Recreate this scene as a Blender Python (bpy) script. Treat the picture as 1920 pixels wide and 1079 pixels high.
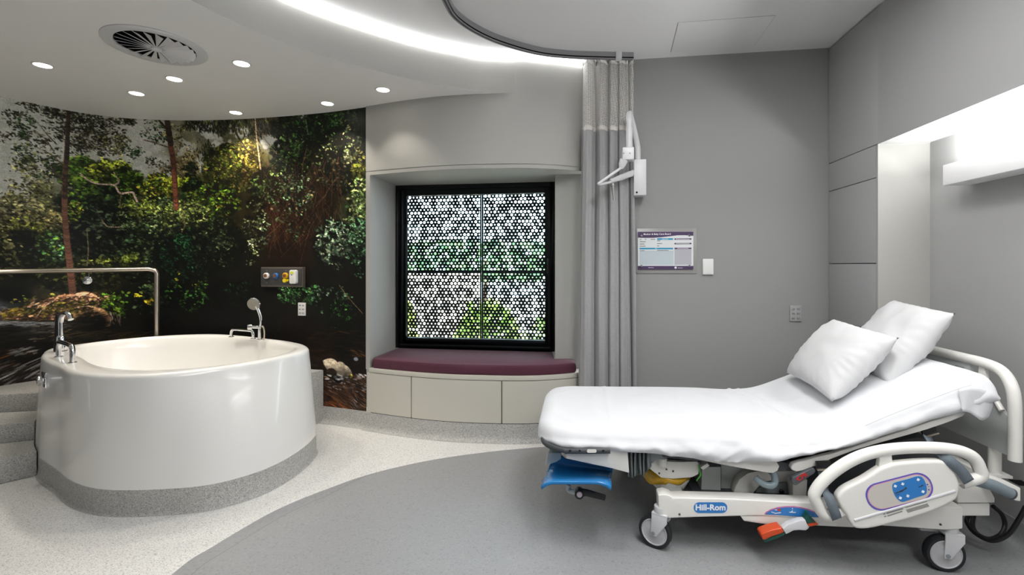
import bpy, bmesh, math, random
import numpy as np
from mathutils import Vector, Matrix, noise
random.seed(7)
for _o in list(bpy.data.objects):
    bpy.data.objects.remove(_o)
scene = bpy.context.scene
COL = scene.collection
PI = math.pi

# ------------------------------------------------------------ camera, world, sun, exposure
F, CX, HY, CH = 885.0, 960.0, 499.0, 1.21      # focal length in px, principal column, horizon row, eye height (m)
cam_d = bpy.data.cameras.new('camera'); cam = bpy.data.objects.new('camera', cam_d); COL.objects.link(cam)
cam.location = (0, 0, CH); cam.rotation_euler = (PI/2, 0, 0)
cam_d.sensor_fit = 'HORIZONTAL'; cam_d.sensor_width = 36.0; cam_d.lens = 36.0*F/1920.0
cam_d.shift_y = -(539.5-HY)/1920.0; cam_d.clip_start = 0.02
scene.camera = cam
vs = scene.view_settings
vs.view_transform = 'Standard'; vs.look = 'None'; vs.gamma = 1.0; vs.use_curve_mapping = False
vs.exposure = 0.0
world = bpy.data.worlds.new('overcast_sky'); scene.world = world; world.use_nodes = True
_bg = world.node_tree.nodes['Background']; _bg.inputs[0].default_value = (0.86, 0.94, 1.0, 1); _bg.inputs[1].default_value = 8.0
sun_d = bpy.data.lights.new('sun', 'SUN'); sun = bpy.data.objects.new('sun', sun_d); COL.objects.link(sun)
sun_d.energy = 10.0; sun_d.angle = math.radians(1.0); sun_d.color = (1, .96, .88)
sun.rotation_euler = (math.radians(48), 0, math.radians(-20)); sun.location = (0, 9, 8)

# ------------------------------------------------------------ helpers
def V(*a): return Vector(a)
def P(px, py, Y): return Vector(((px-CX)/F*Y, Y, CH-(py-HY)/F*Y))        # a traced point at depth Y
def FL(px, py, z=0.0):                                                    # a traced point on the level z
    Y = F*(CH-z)/(py-HY); return Vector(((px-CX)/F*Y, Y, z))
def on_line(px, py, p0, d):                                               # a traced point on the upright plane through p0 along d
    a = (px-CX)/F; t = (a*p0[1]-p0[0])/(d[0]-a*d[1])
    X = p0[0]+t*d[0]; Y = p0[1]+t*d[1]
    return Vector((X, Y, CH-(py-HY)/F*Y))
def catmull(pts, n=8, closed=False):
    pts = [Vector(p) for p in pts]; out = []; N = len(pts)
    rng = range(N if closed else N-1)
    for i in rng:
        if closed: p0, p1, p2, p3 = pts[i-1], pts[i], pts[(i+1) % N], pts[(i+2) % N]
        else:
            p1, p2 = pts[i], pts[i+1]
            p0 = pts[i-1] if i > 0 else p1*2-p2
            p3 = pts[i+2] if i+2 < N else p2*2-p1
        for k in range(n):
            t = k/n
            out.append(0.5*((2*p1)+(p2-p0)*t+(2*p0-5*p1+4*p2-p3)*t*t+(3*p1-p0-3*p2+p3)*t**3))
    if not closed: out.append(pts[-1].copy())
    return out
def interp(x, xs, ys):
    return float(np.interp(x, xs, ys))
def smooth_interp(xs, ys):
    xs = np.array(xs, float); ys = np.array(ys, float)
    m = np.gradient(ys, xs)
    def f(x):
        x = min(max(x, xs[0]), xs[-1]); i = min(max(int(np.searchsorted(xs, x))-1, 0), len(xs)-2)
        h = xs[i+1]-xs[i]; t = (x-xs[i])/h
        return float((2*t**3-3*t*t+1)*ys[i]+(t**3-2*t*t+t)*h*m[i]+(-2*t**3+3*t*t)*ys[i+1]+(t**3-t*t)*h*m[i+1])
    return f
def rrect(w, h, r, n=6, cx=0, cy=0):                                      # rounded rectangle outline, counter-clockwise
    out = []
    for (sx, sy, a0) in ((1, 1, 0), (-1, 1, 90), (-1, -1, 180), (1, -1, 270)):
        for k in range(n+1):
            a = math.radians(a0+90*k/n)
            out.append((cx+sx*(w/2-r)+r*math.cos(a), cy+sy*(h/2-r)+r*math.sin(a)))
    return out

WM = {}                                                                   # world matrix of every thing and part
def root_matrix(o):
    return WM.get(o.name, Matrix.Identity(4))

class MB:
    def __init__(s): s.v = []; s.f = []; s.mi = []; s.uv = None
    def add(s, vs_, fs, mi=0):
        b = len(s.v); s.v += [Vector(p) for p in vs_]
        for f in fs: s.f.append([b+i for i in f]); s.mi.append(mi)
        return s
    def box(s, c, size, ax=None, mi=0):
        c = Vector(c); hx, hy, hz = [x/2 for x in size]
        ex, ey, ez = ax if ax else (Vector((1, 0, 0)), Vector((0, 1, 0)), Vector((0, 0, 1)))
        vs_ = [c+ex*(hx*i)+ey*(hy*j)+ez*(hz*k) for k in (-1, 1) for j in (-1, 1) for i in (-1, 1)]
        return s.add(vs_, [(0, 2, 3, 1), (4, 5, 7, 6), (0, 1, 5, 4), (2, 6, 7, 3), (0, 4, 6, 2), (1, 3, 7, 5)], mi)
    def prism(s, poly, vec, mi=0):
        n = len(poly); poly = [Vector(p) for p in poly]; vec = Vector(vec)
        vs_ = poly+[p+vec for p in poly]
        fs = [tuple(range(n))[::-1], tuple(range(n, 2*n))]+[(i, (i+1) % n, n+(i+1) % n, n+i) for i in range(n)]
        return s.add(vs_, fs, mi)
    def poly(s, pts, mi=0): return s.add(pts, [tuple(range(len(pts)))], mi)
    def tube(s, path, r, n=12, caps=True, closed=False, flat=None, up=None, mi=0):
        path = [Vector(p) for p in path]; N = len(path)
        rs = r if isinstance(r, (list, tuple)) else [r]*N
        T = []
        for i in range(N):
            a = path[i-1] if (i > 0 or closed) else path[i]; b = path[(i+1) % N] if (i < N-1 or closed) else path[i]
            T.append((b-a).normalized())
        nv = Vector(up) if up else (Vector((0, 0, 1)) if abs(T[0].z) < .9 else Vector((1, 0, 0)))
        nv = (nv-T[0]*nv.dot(T[0])).normalized(); vs_ = []
        for i in range(N):
            if i:
                nv = (nv-T[i]*nv.dot(T[i]))
                nv = nv.normalized()
            bv = T[i].cross(nv)
            for k in range(n):
                a = 2*PI*(k+.5)/n
                vs_.append(path[i]+nv*(rs[i]*math.cos(a)*(flat[0] if flat else 1))+bv*(rs[i]*math.sin(a)*(flat[1] if flat else 1)))
        fs = []
        for i in range(N if closed else N-1):
            j = (i+1) % N
            for k in range(n): fs.append((i*n+k, i*n+(k+1) % n, j*n+(k+1) % n, j*n+k))
        if caps and not closed: fs += [tuple(range(n))[::-1], tuple(range((N-1)*n, N*n))]
        return s.add(vs_, fs, mi)
    def lathe(s, prof, c, axis=(0, 0, 1), n=32, mi=0, caps=True):         # prof: (radius, height along the axis)
        az = Vector(axis).normalized(); c = Vector(c)
        ax = (Vector((1, 0, 0)) if abs(az.x) < .8 else Vector((0, 1, 0))); ax = (ax-az*ax.dot(az)).normalized(); ay = az.cross(ax)
        vs_ = []; m = len(prof)
        for (r, h) in prof:
            for k in range(n):
                a = 2*PI*k/n; vs_.append(c+az*h+ax*(r*math.cos(a))+ay*(r*math.sin(a)))
        fs = [(i*n+k, i*n+(k+1) % n, (i+1)*n+(k+1) % n, (i+1)*n+k) for i in range(m-1) for k in range(n)]
        if caps:
            if prof[0][0] > 1e-6: fs.append(tuple(range(n))[::-1])
            if prof[-1][0] > 1e-6: fs.append(tuple(range((m-1)*n, m*n)))
        return s.add(vs_, fs, mi)
    def grid(s, rows, close_j=False, mi=0):
        m = len(rows); n = len(rows[0]); vs_ = [p for r in rows for p in r]; fs = []
        for i in range(m-1):
            for j in range(n if close_j else n-1):
                k = (j+1) % n; fs.append((i*n+j, i*n+k, (i+1)*n+k, (i+1)*n+j))
        return s.add(vs_, fs, mi)
    def text(s, body, size, o, ex, ey, align='CENTER', depth=0.0004, mi=0, bold=0.0):
        cu = bpy.data.curves.new('lettering', 'FONT'); cu.body = body; cu.size = size; cu.align_x = align; cu.align_y = 'CENTER'
        cu.extrude = depth; cu.offset = bold; cu.resolution_u = 3
        ob = bpy.data.objects.new('lettering', cu); COL.objects.link(ob)
        dg = bpy.context.evaluated_depsgraph_get(); me = ob.evaluated_get(dg).to_mesh()
        ex = Vector(ex).normalized(); ey = Vector(ey).normalized(); ez = ex.cross(ey); o = Vector(o)
        s.add([o+ex*v.co.x+ey*v.co.y+ez*v.co.z for v in me.vertices], [tuple(p.vertices) for p in me.polygons], mi)
        ob.evaluated_get(dg).to_mesh_clear(); bpy.data.objects.remove(ob); bpy.data.curves.remove(cu)
        return s
    def build(s, name, mats, parent=None, local=False, smooth=True, bevel=0, seg=2, weld=True, angle=35, subsurf=0, solid=0, normals=True, keep_origin=False):
        if not isinstance(mats, (list, tuple)): mats = [mats]
        M = root_matrix(parent) if parent else Matrix.Identity(4)
        vs_ = s.v
        off = Vector((0, 0, 0))
        if parent:
            if not local:
                Mi = M.inverted(); vs_ = [Mi @ p for p in vs_]
        elif not keep_origin:
            xs = [p.x for p in vs_]; ys = [p.y for p in vs_]; zs = [p.z for p in vs_]
            off = Vector(((min(xs)+max(xs))/2, (min(ys)+max(ys))/2, min(zs))); vs_ = [p-off for p in vs_]
        me = bpy.data.meshes.new(name)
        me.from_pydata([tuple(p) for p in vs_], [], s.f)
        for m in mats: me.materials.append(m)
        me.polygons.foreach_set('material_index', s.mi)
        if s.uv is not None:
            uvl = me.uv_layers.new(name='UVMap')
            idx = np.empty(len(me.loops), dtype=np.int32); me.loops.foreach_get('vertex_index', idx)
            uvl.data.foreach_set('uv', np.array(s.uv, dtype=np.float32)[idx].ravel())
        bm = bmesh.new(); bm.from_mesh(me)
        if weld: bmesh.ops.remove_doubles(bm, verts=bm.verts, dist=1e-5)
        if normals: bmesh.ops.recalc_face_normals(bm, faces=bm.faces)
        if bevel:
            es = [e for e in bm.edges if len(e.link_faces) == 2 and e.calc_face_angle(0) > math.radians(40)]
            bmesh.ops.bevel(bm, geom=es, offset=bevel, segments=seg, profile=.6, affect='EDGES', clamp_overlap=True)
        if smooth:
            for f in bm.faces: f.smooth = True
            lim = math.radians(angle)
            for e in bm.edges:
                if len(e.link_faces) == 2 and e.calc_face_angle(0) > lim: e.smooth = False
        bm.to_mesh(me); bm.free()
        o = bpy.data.objects.new(name, me); COL.objects.link(o)
        if parent: o.parent = parent; WM[o.name] = M.copy()
        else: o.location = off; WM[o.name] = Matrix.Translation(off)
        if solid:
            md = o.modifiers.new('thickness', 'SOLIDIFY'); md.thickness = solid; md.offset = 0
        if subsurf:
            md = o.modifiers.new('smooth', 'SUBSURF'); md.levels = subsurf; md.render_levels = subsurf
        return o
def thing(name, label, cat, loc=(0, 0, 0), rz=0.0, group=None):
    o = bpy.data.objects.new(name, None); COL.objects.link(o); o.empty_display_size = .05
    o.location = loc; o.rotation_euler = (0, 0, rz); o['label'] = label; o['category'] = cat
    if group: o['group'] = group
    WM[o.name] = Matrix.Translation(Vector(loc)) @ Matrix.Rotation(rz, 4, 'Z')
    return o
def tag(o, label, cat, group=None):
    o['label'] = label; o['category'] = cat
    if group: o['group'] = group
    return o
def struct(o): o['kind'] = 'structure'; return o
def dup(root, loc, rz, label, group=None):
    r = root.copy(); COL.objects.link(r); r.location = loc; r.rotation_euler = (0, 0, rz); r['label'] = label
    if group: r['group'] = group
    WM[r.name] = Matrix.Translation(Vector(loc)) @ Matrix.Rotation(rz, 4, 'Z')
    for ch in list(root.children):
        c = ch.copy(); COL.objects.link(c); c.parent = r
        for g in list(ch.children):
            d = g.copy(); COL.objects.link(d); d.parent = c
    return r

# ------------------------------------------------------------ materials
def lin(c):
    return tuple(((x/255)/12.92 if x/255 <= .04045 else ((x/255+.055)/1.055)**2.4) for x in c)
def mat(name, rgb, rough=.5, metal=0, spec=.5, var=.04, vscale=6, bump=0, bscale=200, emit=0, ecol=None, coat=0, trans=0, alpha=1, sheen=0):
    m = bpy.data.materials.new(name); m.use_nodes = True; nt = m.node_tree; b = nt.nodes['Principled BSDF']
    c = lin(rgb)
    b.inputs['Roughness'].default_value = rough; b.inputs['Metallic'].default_value = metal
    b.inputs['Specular IOR Level'].default_value = spec
    b.inputs['Coat Weight'].default_value = coat; b.inputs['Transmission Weight'].default_value = trans; b.inputs['Alpha'].default_value = alpha
    b.inputs['Sheen Weight'].default_value = sheen
    tc = nt.nodes.new('ShaderNodeTexCoord')
    n = nt.nodes.new('ShaderNodeTexNoise'); n.inputs['Scale'].default_value = vscale; n.inputs['Detail'].default_value = 4
    nt.links.new(tc.outputs['Object'], n.inputs['Vector'])
    r = nt.nodes.new('ShaderNodeMixRGB'); r.inputs[1].default_value = tuple(x*(1-var) for x in c)+(1,); r.inputs[2].default_value = tuple(min(1, x*(1+var)) for x in c)+(1,)
    nt.links.new(n.outputs['Fac'], r.inputs[0]); nt.links.new(r.outputs[0], b.inputs['Base Color'])
    if bump:
        n2 = nt.nodes.new('ShaderNodeTexNoise'); n2.inputs['Scale'].default_value = bscale; n2.inputs['Detail'].default_value = 2
        nt.links.new(tc.outputs['Object'], n2.inputs['Vector'])
        bp_ = nt.nodes.new('ShaderNodeBump'); bp_.inputs['Strength'].default_value = bump; bp_.inputs['Distance'].default_value = .002
        nt.links.new(n2.outputs['Fac'], bp_.inputs['Height']); nt.links.new(bp_.outputs[0], b.inputs['Normal'])
    if emit:
        b.inputs['Emission Color'].default_value = (ecol or (1, 1, 1))+(1,); b.inputs['Emission Strength'].default_value = emit
    return m
def speckle(name, base, dark, light, rough=.45, scale=260, amount=.5):
    m = bpy.data.materials.new(name); m.use_nodes = True; nt = m.node_tree; b = nt.nodes['Principled BSDF']
    b.inputs['Roughness'].default_value = rough; b.inputs['Specular IOR Level'].default_value = .35
    tc = nt.nodes.new('ShaderNodeTexCoord')
    v = nt.nodes.new('ShaderNodeTexVoronoi'); v.inputs['Scale'].default_value = scale
    nt.links.new(tc.outputs['Object'], v.inputs['Vector'])
    sep = nt.nodes.new('ShaderNodeSeparateColor'); nt.links.new(v.outputs['Color'], sep.inputs[0])
    cr = nt.nodes.new('ShaderNodeValToRGB'); e = cr.color_ramp.elements; cr.color_ramp.interpolation = 'LINEAR'
    e[0].position = 0; e[0].color = lin(dark)+(1,)
    e[1].position = 1; e[1].color = lin(light)+(1,)
    a = cr.color_ramp.elements.new(.5-amount/2); a.color = lin(base)+(1,)
    a = cr.color_ramp.elements.new(.5+amount/2); a.color = lin(base)+(1,)
    nt.links.new(sep.outputs[0], cr.inputs[0]); nt.links.new(cr.outputs[0], b.inputs['Base Color'])
    return m
M = {}
M['wall_grey'] = mat('grey_wall_paint', (150, 150, 148), .6, var=.015, vscale=2, bump=.05, bscale=900, spec=.3)
M['wall_light'] = mat('pale_stone_wall_paint', (172, 171, 166), .55, var=.012, vscale=2, bump=.05, bscale=900, spec=.3)
M['rear_wall'] = mat('mid_grey_rear_wall_paint', (128, 128, 127), .6, var=.015, vscale=2)
M['head_wall'] = mat('light_grey_head_wall_paint', (170, 170, 169), .6, var=.015, vscale=2, bump=.05, bscale=900, spec=.3)
M['joinery'] = mat('grey_laminate_joinery', (166, 166, 166), .45, var=.01, spec=.35)
M['bench'] = mat('pale_taupe_laminate', (200, 197, 186), .45, var=.01, spec=.35)
M['ceiling'] = mat('white_ceiling_paint', (228, 228, 228), .75, var=.01, spec=.2)
M['soffit'] = mat('white_bulkhead_paint', (240, 239, 238), .5, var=.01, spec=.35)
M['floor_light'] = speckle('pale_speckled_vinyl', (222, 221, 218), (165, 165, 164), (242, 241, 238), .42, 300, .5)
M['plinth'] = speckle('grey_speckled_cove_vinyl', (176, 175, 171), (128, 128, 127), (204, 203, 199), .5, 280, .4)
M['floor_grey'] = speckle('grey_vinyl', (150, 151, 152), (138, 138, 139), (158, 158, 159), .4, 150, .7)
M['floor_seam'] = mat('vinyl_weld_seam', (128, 128, 129), .4)
M['black_metal'] = mat('black_powder_coat', (14, 18, 21), .4, spec=.3)
M['chrome'] = mat('polished_chrome', (222, 222, 224), .07, 1, var=.01)
M['steel'] = mat('brushed_stainless_steel', (200, 190, 175), .28, 1, var=.05, vscale=40)
M['acrylic'] = mat('white_gloss_acrylic', (236, 235, 232), .22, spec=.5, coat=.35, var=.005)
M['white_plastic'] = mat('white_plastic', (226, 226, 224), .35, var=.01)
M['enamel'] = mat('white_enamelled_metal', (214, 214, 216), .3, var=.01)
M['dark'] = mat('dark_void_paint', (14, 14, 15), .9, spec=.1)
M['black_plastic'] = mat('black_plastic', (22, 22, 24), .4)
M['cushion'] = mat('burgundy_upholstery', (82, 34, 54), .75, var=.12, vscale=60, bump=.3, bscale=700, sheen=.1)
M['led'] = mat('lit_led_diffuser', (255, 255, 255), .6, emit=26.0)
M['lamp_up'] = mat('lit_headwall_diffuser', (255, 255, 255), .6, emit=50.0)
M['down'] = mat('lit_warm_downlight', (255, 250, 240), .6, emit=14.0, ecol=(1, .93, .82))
M['bed_cream'] = mat('cream_moulded_plastic', (236, 234, 228), .38, var=.012)
M['bed_grey'] = mat('pale_grey_metal', (194, 198, 196), .4, var=.02)
M['bed_mid'] = mat('mid_grey_plastic', (138, 144, 147), .45, var=.02)
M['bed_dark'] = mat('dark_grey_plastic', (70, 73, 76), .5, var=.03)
M['sheet'] = mat('white_cotton_sheet', (222, 223, 226), .85, var=.008, vscale=20, bump=.12, bscale=1200, spec=.2, sheen=.1)
M['pillow'] = mat('white_pillow_cotton', (208, 208, 209), .85, var=.008, vscale=20, bump=.1, bscale=900, spec=.2, sheen=.1)
M['blue'] = mat('glossy_blue_plastic', (32, 118, 182), .22, var=.03)
M['yellow_bag'] = mat('yellow_plastic_film', (214, 168, 40), .3, var=.15, vscale=30)
M['orange'] = mat('orange_pedal_plastic', (206, 74, 30), .4)
M['green'] = mat('dark_green_plastic', (20, 78, 66), .45)
M['label_blue'] = mat('blue_label_print', (48, 126, 200), .35, var=.01)
M['label_violet'] = mat('violet_label_print', (92, 92, 190), .4)
M['label_pink'] = mat('pink_label_print', (206, 120, 170), .4)
M['label_white'] = mat('white_label_print', (246, 246, 248), .4, var=.005)
M['label_dark'] = mat('dark_label_print', (60, 60, 62), .5)
M['label_red'] = mat('red_label_print', (226, 40, 40), .4)
M['rubber'] = mat('black_rubber_tyre', (30, 32, 36), .55)
M['wheel'] = mat('pale_grey_wheel_hub', (188, 188, 190), .4)
M['webbing'] = mat('grey_strap_webbing', (104, 114, 122), .7, var=.06, vscale=90, bump=.2, bscale=900)
# ============================================================ ROOM SHELL
H, HS = 2.66, 2.40                                # main ceiling, bath bulkhead soffit
DOWN_W = 26.0
CEIL_W = {(1.1, 1.95): 5.5, (-.15, 1.6): 7.0}
M['down2'] = mat('lit_ceiling_diffuser', (255, 255, 252), .6, emit=8.0)
M['panel_lit'] = mat('lit_panel_diffuser', (255, 255, 252), .6, emit=17.0)  # glow of the added fill panels behind the lens
ANG = math.atan2(-.141, 1.0)                      # the bed-side walls run at this yaw to the lens
WX = Vector((math.cos(ANG), math.sin(ANG), 0))    # along the back wall, to the right
WY = Vector((-math.sin(ANG), math.cos(ANG), 0))   # into the back wall
CORNER = Vector((2.102, 3.137, 0))
def rw(t, d=0.0, z=0.0): return CORNER-WY*t-WX*(-d)+Vector((0, 0, z))    # right wall: t m from the corner, d m behind the cabinet face
mural_ctrl = [(-3.72, 1.9, 0), (-3.72, 2.3, 0), (-3.71, 2.65, 0), (-3.66, 3.0, 0), (-3.58, 3.30, 0), (-3.485, 3.481, 0), (-3.354, 3.656, 0), (-3.154, 3.783, 0),
              (-2.90, 3.84, 0), (-2.62, 3.857, 0), (-2.25, 3.83, 0), (-1.877, 3.767, 0), (-1.443, 3.66, 0), (-1.09, 3.535, 0)]
mural_curve = catmull(mural_ctrl, 16)
bow_ctrl = [(-1.09, 3.52, 0), (-.86, 3.425, 0), (-.593, 3.333, 0), (-.344, 3.278, 0), (-.044, 3.25, 0), (.13, 3.253, 0), (.32, 3.29, 0), (.50, 3.358, 0)]
bow = catmull(bow_ctrl, 8)
def bow_at(px):
    a = (px-CX)/F
    for p, q in zip(bow, bow[1:]):
        f0, f1 = p.x-a*p.y, q.x-a*q.y
        if f0 <= 0 <= f1: return p.lerp(q, f0/(f0-f1))
    return bow[-1].copy()
fascia_ctrl = [(-2.6, .35, 0), (-2.05, .75, 0), (-1.72, 1.35, 0), (-1.50, 1.95, 0), (-1.28, 2.43, 0), (-.995, 2.74, 0), (-.62, 3.02, 0), (-.25, 3.203, 0), (-.10, 3.237, 0), (.03, 3.2485, 0), (.14, 3.2540, 0), (.24, 3.276, 0)]
fascia = catmull(fascia_ctrl, 10)
def up(p, z): return Vector((p.x, p.y, z))
def ribbon(mb, curve, z0, z1, mi=0):
    mb.grid([[up(p, z0) for p in curve], [up(p, z1) for p in curve]], mi=mi)

# floor: pale speckled vinyl with the grey field let into it along a curved weld
edge_ctrl = [FL(x, y) for x, y in ((321, 1079), (401, 1024.5), (518, 957), (620, 915), (700, 888), (800, 865), (900, 850), (1000, 840))]
edge = catmull([Vector((-1.25, .3, 0)), Vector((-1.33, 1.2, 0))]+edge_ctrl+[Vector((.5, 3.2, 0)), Vector((.75, 3.26, 0))], 6)
edge2 = [p+Vector((.075, -.02, 0))*(1 if p.y < 2.5 else max(0, (2.75-p.y)/.25)) for p in edge]
fmb = MB()
L = -4.2; B = -1.7; T = 4.1; R = 2.75
n = len(edge)
pale = [Vector((L, B, 0)), Vector((edge[0].x, B, 0))]+edge+[Vector((edge[-1].x, T, 0)), Vector((L, T, 0))]
def strip(left, right, mi): fmb.add(left+right, [(i, len(left)+i, len(left)+i+1, i+1) for i in range(len(left)-1)], mi)
strip([Vector((L, B, 0))]+[Vector((L, p.y, 0)) for p in edge]+[Vector((L, T, 0))], [Vector((edge[0].x, B, 0))]+edge+[Vector((edge[-1].x, T, 0))], 0)
e3 = [p+Vector((.004, -.002, 0)) for p in edge2]
strip([Vector((edge[0].x, B, 0))]+edge, [Vector((edge2[0].x, B, 0))]+edge2, 1)
strip([Vector((edge2[0].x, B, 0))]+edge2, [Vector((e3[0].x, B, 0))]+e3, 2)
strip([Vector((e3[0].x, B, 0))]+e3+[Vector((edge[-1].x, T, 0))], [Vector((R, B, 0))]+[Vector((R, p.y, 0)) for p in e3]+[Vector((R, T, 0))], 1)
floor = struct(fmb.build('floor', [M['floor_light'], M['floor_grey'], M['floor_seam']], keep_origin=True, normals=False))

# ceiling
cmb = MB(); cmb.poly([Vector((L, B, H)), Vector((L, T, H)), Vector((R, T, H)), Vector((R, B, H))])
ceiling = struct(cmb.build('ceiling', M['ceiling'], keep_origin=True))
# bulkhead over the bath: soffit + fascia
smb = MB()
soffit_back = [up(p, HS) for p in mural_curve]+[up(p, HS) for p in bow if p.x < .08]
fl_ = [up(p, HS) for p in fascia]
poly = [Vector((L, .35, HS))]+fl_+soffit_back[::-1]+[Vector((L, 1.9, HS))]
smb.poly(poly)
ribbon(smb, fascia, HS, H-.030, mi=1)
smb.grid([[Vector((L, .35, HS)), Vector((-2.6, .35, HS))], [Vector((L, .35, H-.030)), Vector((-2.6, .35, H-.030))]])
soffit = struct(smb.build('trim_1', [M['soffit'], M['wall_light']], keep_origin=True, angle=25))
bmb = MB(); bmb.poly([up(p, H-.030) for p in fascia]+[Vector((p.x-.09, p.y+.09, H-.030)) for p in fascia[::-1]])  # ledge of the light cove
ribbon(bmb, [Vector((p.x-.055, p.y+.055, 0)) for p in fascia], H-.030, H)
cove = struct(bmb.build('trim_2', M['ceiling'], keep_origin=True))
# lit strip in the cove, running on along the window wall to the curtain
led_path = [Vector((p.x+.003, p.y-.009, 0)) for p in fascia if p.y > 1.2 and p.x < .12]+[p+Vector((0, -.010, 0)) for p in bow if p.x > .15]
lm = MB()
lm.grid([[up(p, H-.028) for p in led_path], [up(p, H-.008) for p in led_path], [up(p, H-.008)+Vector((-.012, .006, 0)) for p in led_path], [up(p, H-.028)+Vector((-.012, .006, 0)) for p in led_path], [up(p, H-.028) for p in led_path]])
tag(lm.build('led_strip_light', M['led']), 'long curved lit strip light glowing along the ceiling edge above the window', 'light')

# mural wall base, back wall, window wall header
def wall(name, curve, z0, z1, m, **k):
    mb = MB(); ribbon(mb, curve, z0, z1); return struct(mb.build(name, m, keep_origin=True, **k))
wb0 = CORNER-WX*1.62
wall('wall_back', [wb0, CORNER+WX*.6], 0, H, M['wall_grey'])
zh = 1.915
wmb = MB()
ribbon(wmb, bow, zh, H-.002)
ribbon(wmb, [p+Vector((0, .006, 0)) for p in bow], zh-.006, zh)              # shadow groove
ribbon(wmb, bow, zh-.030, zh-.006)
lj = bow_at(693.5)                                                         # left jamb nib
nib = [Vector((-1.09, 3.52, 0)), lj]
ribbon(wmb, nib, .44, zh-.030)
WP0 = Vector((-.3, 3.87, 0)); WD = Vector((-1, .141, 0)).normalized()
wl = on_line(742, 400, WP0, WD); wr = on_line(1040, 400, WP0, WD)
wl.z = wr.z = 0
ribbon(wmb, [lj, wl+Vector((-.004, .02, 0))], .44, zh-.03)                    # left reveal
rj0 = P(1041, 499, 3.50); rj0.z = 0; rj1 = rj0+WX*.24
ribbon(wmb, [rj0, rj1], .44, zh-.03)                                       # right jamb face
ribbon(wmb, [Vector((rj0.x, rj0.y, 0)), wr+Vector((.012, .01, 0))], .44, zh-.03)
wmb.poly([up(p, zh-.03) for p in bow]+[up(rj1, zh-.03), up(rj0, zh-.03), up(wr, zh-.03)+Vector((.02, .05, 0)), up(wl, zh-.03)+Vector((-.02, .05, 0))])
wall_window = struct(wmb.build('wall_window', M['wall_light'], keep_origin=True, angle=30))
wo = MB()                                                                  # masonry around the window, outside
def wpt(s, z, d=0): q = wl.lerp(wr, s)-WY*(-d); return Vector((q.x, q.y, z))
for (s0, s1, z0, z1) in ((-.6, 0, 0, H), (1, 1.5, 0, H), (0, 1, 0, .515), (0, 1, 1.885, H)):
    wo.box((wpt((s0+s1)/2, (z0+z1)/2, .09)), ((wr-wl).length*(s1-s0), .10, z1-z0), (WX, WY, Vector((0, 0, 1))))
struct(wo.build('wall_outer', M['wall_light'], keep_origin=True))

# right wall: head wall set back behind the bulkhead
HWT = .529; HD = .257
wall('wall_right', [rw(HWT, HD), rw(5.2, HD)], 0, 1.885, M['head_wall'])
rp = MB()
rp.grid([[rw(HWT+.002, -.002, 1.885), rw(5.2, -.002, 1.885)], [rw(HWT+.002, -.002, H-.012), rw(5.2, -.002, H-.012)]])
rp.grid([[rw(HWT+.002, -.002, 1.885), rw(5.2, -.002, 1.885)], [rw(HWT+.002, HD, 1.885), rw(5.2, HD, 1.885)]], mi=3)
rp.grid([[rw(HWT, -.002, 1.885), rw(HWT, HD+.01, 1.885)], [rw(HWT, -.002, 0), rw(HWT, HD+.01, 0)]], mi=1)
rp.grid([[rw(-.1, .02, H-.16), rw(5.2, .02, H-.16)], [rw(-.1, .02, H), rw(5.2, .02, H)]], mi=2)  # dark strip painted as the shadow gap, also blocks stray light
struct(rp.build('trim_3', [M['joinery'], M['wall_light'], M['dark'], M['ceiling']], keep_origin=True))
# walls behind the lens
xx = rw(4.85, HD)
wall('wall_left', [Vector((-3.72, 1.9, 0)), Vector((-3.72, B+.1, 0))], 0, H, M['rear_wall'])
wall('wall_front', [Vector((-3.72, B+.1, 0)), Vector((xx.x+.1, B+.1, 0))], 0, H, M['rear_wall'])

# coved speckled skirting
def cove_skirt(name, curve, nrm_sign=1, h=.12, out=.022, m='plinth'):
    mb = MB(); rows = []
    prof = [(0.004, h), (.006, .06), (.010, .03), (.018, .012), (.034, .002), (.05, .0006)]
    N = len(curve)
    for (d, z) in prof:
        row = []
        for i, p in enumerate(curve):
            t = (curve[min(i+1, N-1)]-curve[max(i-1, 0)]).normalized(); nn = Vector((t.y, -t.x, 0))*nrm_sign
            row.append(Vector((p.x, p.y, 0))+nn*(d+out-.02)+Vector((0, 0, z)))
        rows.append(row)
    top = [up(curve[i], h) for i in range(N)]
    mb.grid([top]+rows)
    return struct(mb.build(name, M[m], keep_origin=True, angle=50))
cove_skirt('baseboard_left', mural_curve, 1)
cove_skirt('baseboard_window', bow, 1)
cove_skirt('baseboard_back', [CORNER-WX*1.6, CORNER+WX*.3], 1, .10, m='floor_grey')
cove_skirt('baseboard_right', [rw(HWT, HD), rw(5, HD)], 1, .10, m='floor_grey')
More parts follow.
